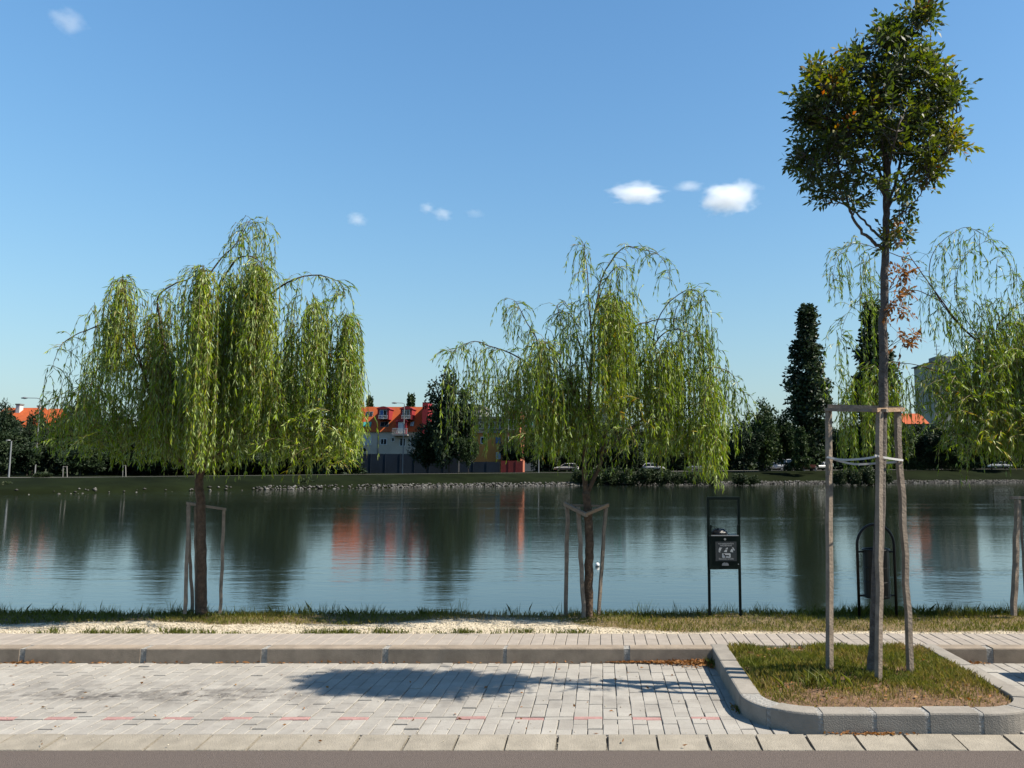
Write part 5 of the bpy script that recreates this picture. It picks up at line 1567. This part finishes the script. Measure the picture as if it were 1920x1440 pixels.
# ---- bench
def bench():
    Y = 122; a, b = at(1506, 880, Y), at(1532, 880, Y)
    gz = float(zfar(a.x))
    root = thing('park_bench', 'red brown park bench on the far bank beside the white car', 'bench', ((a.x + b.x)/2, Y, gz))
    m_ = mat('bench_wood', (.13, .035, .02), .6)
    for i in range(3): MB().box((a.x, Y + i*.15, gz + .45), (b.x, Y + i*.15 + .12, gz + .49)).build('seat_slat', m_, root)
    for i in range(3): MB().box((a.x, Y + .46, gz + .58 + i*.14), (b.x, Y + .50, gz + .69 + i*.14)).build('back_slat', m_, root)
    for xx in (a.x + .2, b.x - .2): MB().box((xx - .04, Y + .02, gz), (xx + .04, Y + .42, gz + .447)).box((xx - .04, Y + .505, gz), (xx + .04, Y + .56, gz + 1.0)).build('leg', M['lampgrey'], root)
bench()

# ---- cars
def car(label, loc, rz, paint, L=4.2, H=1.45, van=False, group='cars parked beyond the lake'):
    root = thing('parked_car', label, 'car', loc, group)
    root.rotation_euler = (0, 0, rz)
    W_ = .88
    def part(mb, nm, m_, par=root, sm=False):
        return mb.build(nm, m_, par, sm, org=(0, 0, 0))
    # body: stations along x, profile half width / heights
    if not van:
        st = [(-L/2, .42, .62, .80), (-L/2+.12, .30, .78, .88), (-L*.33, .22, .86, .93), (0, .20, .88, .95), (L*.22, .20, .88, .93), (L*.38, .22, .86, .84), (L/2-.12, .28, .78, .72), (L/2, .40, .62, .62)]
    else:
        st = [(-L/2, .42, .80, 1.00), (-L/2+.1, .3, .88, 1.05), (-L*.3, .25, .9, 1.08), (0, .24, .9, 1.08), (L*.28, .24, .9, 1.05), (L*.42, .26, .86, .95), (L/2-.08, .32, .8, .85), (L/2, .45, .65, .7)]
    vs, k = [], 8
    for x_, zb, hw, zt in st:
        mid = (zb + zt) / 2
        vs += [(x_, -hw*.86, zb), (x_, -hw, mid - .05), (x_, -hw*.98, zt - .10), (x_, -hw*.86, zt), (x_, hw*.86, zt), (x_, hw*.98, zt - .10), (x_, hw, mid - .05), (x_, hw*.86, zb)]
    n_ = len(st)
    fs = [(i*k+j, i*k+(j+1) % k, (i+1)*k+(j+1) % k, (i+1)*k+j) for i in range(n_-1) for j in range(k)] + [tuple(range(k)), tuple((n_-1)*k+j for j in range(k))]
    bd = part(MB().add(vs, fs), 'body', M[paint], sm=True)
    sb_ = bd.modifiers.new('round', 'SUBSURF'); sb_.levels = 2; sb_.render_levels = 2
    # cabin: glass frustum with roof and pillars
    if van: c0, c1, r0, r1_, zc, zr_ = -L*.49, L*.36, -L*.47, L*.18, 1.04, H
    else: c0, c1, r0, r1_, zc, zr_ = -L*.46, L*.24, -L*.34, L*.06, .90, H
    hw0, hw1 = W_*.93, W_*.74
    cab = [(c0, -hw0, zc), (c1, -hw0, zc), (c1, hw0, zc), (c0, hw0, zc), (r0, -hw1, zr_ - .05), (r1_, -hw1, zr_ - .05), (r1_, hw1, zr_ - .05), (r0, hw1, zr_ - .05)]
    cb_ = part(MB().add(cab, [(0,3,2,1),(4,5,6,7),(0,1,5,4),(1,2,6,5),(2,3,7,6),(3,0,4,7)]), 'windows', M['glass'])
    rf = MB()
    rf.add([(r0 - .06, -hw1 - .01, zr_ - .06), (r1_ + .08, -hw1 - .01, zr_ - .06), (r1_ + .08, hw1 + .01, zr_ - .06), (r0 - .06, hw1 + .01, zr_ - .06), (r0 + .1, -hw1 + .1, zr_), (r1_ - .1, -hw1 + .1, zr_), (r1_ - .1, hw1 - .1, zr_), (r0 + .1, hw1 - .1, zr_)],
           [(0,3,2,1),(4,5,6,7),(0,1,5,4),(1,2,6,5),(2,3,7,6),(3,0,4,7)])
    bv = part(rf, 'roof', M[paint]).modifiers.new('edge', 'BEVEL'); bv.width = .06; bv.segments = 3
    for sy in (-1, 1):
        for xa, xb in ((c0, r0), (c1, r1_), ((c0+c1)/2 - .1, (r0+r1_)/2)):
            part(MB().bar((xa, sy * hw0 * 1.005, zc - .02), (xb, sy * hw1 * 1.01, zr_ - .04), .07), 'pillar', M[paint])
        for wx in (-L*.31, L*.30):
            t = MB().tube([(wx, sy*(W_ - .2), .31), (wx, sy*(W_ + .0), .31)], .31, 20)
            o = part(t, 'wheel', M['tyre'])
            part(MB().tube([(wx, sy*(W_ - .0), .31), (wx, sy*(W_ + .012), .31)], .20, 14), 'rim', M['cargrey'], o)
        part(MB().box((L/2 - .16, sy*.58 - .14, .60), (L/2 - .02, sy*.58 + .14, .72)), 'headlight', M['blind_pale'])
        part(MB().box((-L/2 + .01, sy*.62 - .12, .66), (-L/2 + .14, sy*.62 + .12, .84)), 'tail_light', M['fence_red'])
        part(MB().box((c1 - .25, sy*.98 - .08, .95), (c1 - .12, sy*.98 + .08, 1.07)), 'mirror', M[paint])
    return root
def carat(label, x, Y, rz, paint, van=False, H=1.45, L=4.2):
    p = at(x, 875, Y); car(label, (p.x, Y, float(zfar(p.x)) + .02), rz, paint, L, H, van)
carat('white hatchback just left of the tall stake frame across the lake', 1536, 142, R(200), 'carwhite')
carat('white van among the trees left of the poplars', 1478, 147, R(5), 'carwhite', True, 2.0, 4.8)
carat('silver car below the tree left of the poplars', 1448, 152, R(180), 'cargrey')
carat('white car behind the trunk of the middle willow', 1062, 138, R(175), 'carwhite')
carat('white car seen under the middle willow crown', 1225, 145, R(0), 'carwhite')
carat('silver car seen under the right part of the middle willow', 1310, 146, R(180), 'cargrey')
carat('white car under the willow at the right picture edge', 1875, 152, R(180), 'carwhite')
# the car whose shade falls into the next bay
car('dark blue car parked beyond the planted island, its shade showing in the bay', (5.98, 6.1, 0.0), R(180), 'carblue', 4.2, 1.45, False, 'cars parked at the near kerb')

# ---- bird on the water
pb = gnd(866, 911.5, ZW)
br = thing('water_bird', 'tiny white bird swimming near the far shore', 'bird', (pb.x, pb.y, ZW))
MB().tube([(pb.x - .24, pb.y, ZW + .12), (pb.x - .15, pb.y, ZW + .10), (pb.x, pb.y, ZW + .09), (pb.x + .13, pb.y, ZW + .10), (pb.x + .18, pb.y, ZW + .18), (pb.x + .19, pb.y, ZW + .25), (pb.x + .24, pb.y, ZW + .27)], [.01, .05, .09, .075, .04, .04, .012], 8).build('body', M['whiteplastic'], br, True)
MB().tube([(pb.x + .23, pb.y, ZW + .27), (pb.x + .29, pb.y, ZW + .262)], [.012, .003], 5).build('beak', M['orange_tile'], br)

# ---- clouds
def cloudmat(name, dens):
    m = bpy.data.materials.new(name)
    m.use_nodes = True
    N, Lk = m.node_tree.nodes, m.node_tree.links
    N.remove(N['Principled BSDF'])
    v = N.new('ShaderNodeVolumePrincipled'); v.inputs['Color'].default_value = (1, 1, 1, 1); v.inputs['Anisotropy'].default_value = .1
    tc_ = N.new('ShaderNodeTexCoord')
    ln = N.new('ShaderNodeVectorMath'); ln.operation = 'LENGTH'; Lk.new(tc_.outputs['Object'], ln.inputs[0])
    oi = N.new('ShaderNodeObjectInfo')
    ad = N.new('ShaderNodeVectorMath'); ad.operation = 'ADD'
    sc = N.new('ShaderNodeVectorMath'); sc.operation = 'SCALE'; sc.inputs[0].default_value = (37, 11, 5); Lk.new(oi.outputs['Random'], sc.inputs['Scale'])
    Lk.new(tc_.outputs['Object'], ad.inputs[0]); Lk.new(sc.outputs[0], ad.inputs[1])
    nz = N.new('ShaderNodeTexNoise'); nz.inputs['Scale'].default_value = 1.9; nz.inputs['Detail'].default_value = 4; nz.inputs['Roughness'].default_value = .6
    Lk.new(ad.outputs[0], nz.inputs['Vector'])
    # density = clamp((1 - r) * 1.6 + (noise - .5) * 2.4 - .25)
    a = N.new('ShaderNodeMath'); a.operation = 'MULTIPLY_ADD'; a.inputs[1].default_value = -1.7; a.inputs[2].default_value = 1.25; Lk.new(ln.outputs['Value'], a.inputs[0])
    b = N.new('ShaderNodeMath'); b.operation = 'MULTIPLY_ADD'; b.inputs[1].default_value = 2.2; Lk.new(nz.outputs[0], b.inputs[0])
    c = N.new('ShaderNodeMath'); c.operation = 'SUBTRACT'; c.inputs[1].default_value = 1.1; Lk.new(a.outputs[0], c.inputs[0]); Lk.new(c.outputs[0], b.inputs[2])
    d = N.new('ShaderNodeMath'); d.operation = 'MULTIPLY'; d.use_clamp = False
    cl = N.new('ShaderNodeClamp'); Lk.new(b.outputs[0], cl.inputs[0])
    Lk.new(cl.outputs[0], d.inputs[0]); d.inputs[1].default_value = dens
    Lk.new(d.outputs[0], v.inputs['Density'])
    Lk.new(v.outputs[0], N['Material Output'].inputs['Volume'])
    return m
CM = {'dense': cloudmat('cloud_dense', .02), 'thin': cloudmat('cloud_thin', .009), 'wisp': cloudmat('cloud_wisp', .004)}
def cloud(label, x, y, w_, h_, kind, rot=0):
    Y = 3000
    p = at(x, y, Y)
    bm = bmesh.new(); bmesh.ops.create_icosphere(bm, subdivisions=3, radius=1.0)
    me = bpy.data.meshes.new('cloud'); bm.to_mesh(me); bm.free()
    me.materials.append(CM[kind])
    o = link('cloud', me, None, p); o.scale = (w_ / F * Y * .62, w_ / F * Y * .5, h_ / F * Y * .66); o.rotation_euler = (0, rot, 0)
    tag(o, label, 'cloud', 'small clouds in the blue sky')
cloud('brightest puffy cloud left of the ash crown', 1366, 372, 122, 66, 'dense', R(-6))
cloud('long flat white cloud above the middle willow', 1196, 363, 122, 34, 'dense')
cloud('faint streak between the two bright clouds', 1292, 350, 66, 18, 'thin')
cloud('small pale cloud right of the left willow tip', 670, 411, 46, 28, 'thin')
cloud('faint cloud puff at the left of the trio in mid sky', 800, 390, 36, 22, 'thin')
cloud('faint cloud puff in the middle of the trio in mid sky', 830, 402, 44, 26, 'thin')
cloud('faintest cloud puff at the right of the trio in mid sky', 890, 400, 40, 18, 'wisp')
cloud('soft grey cloud in the upper left corner of the sky', 128, 40, 84, 50, 'wisp', R(12))
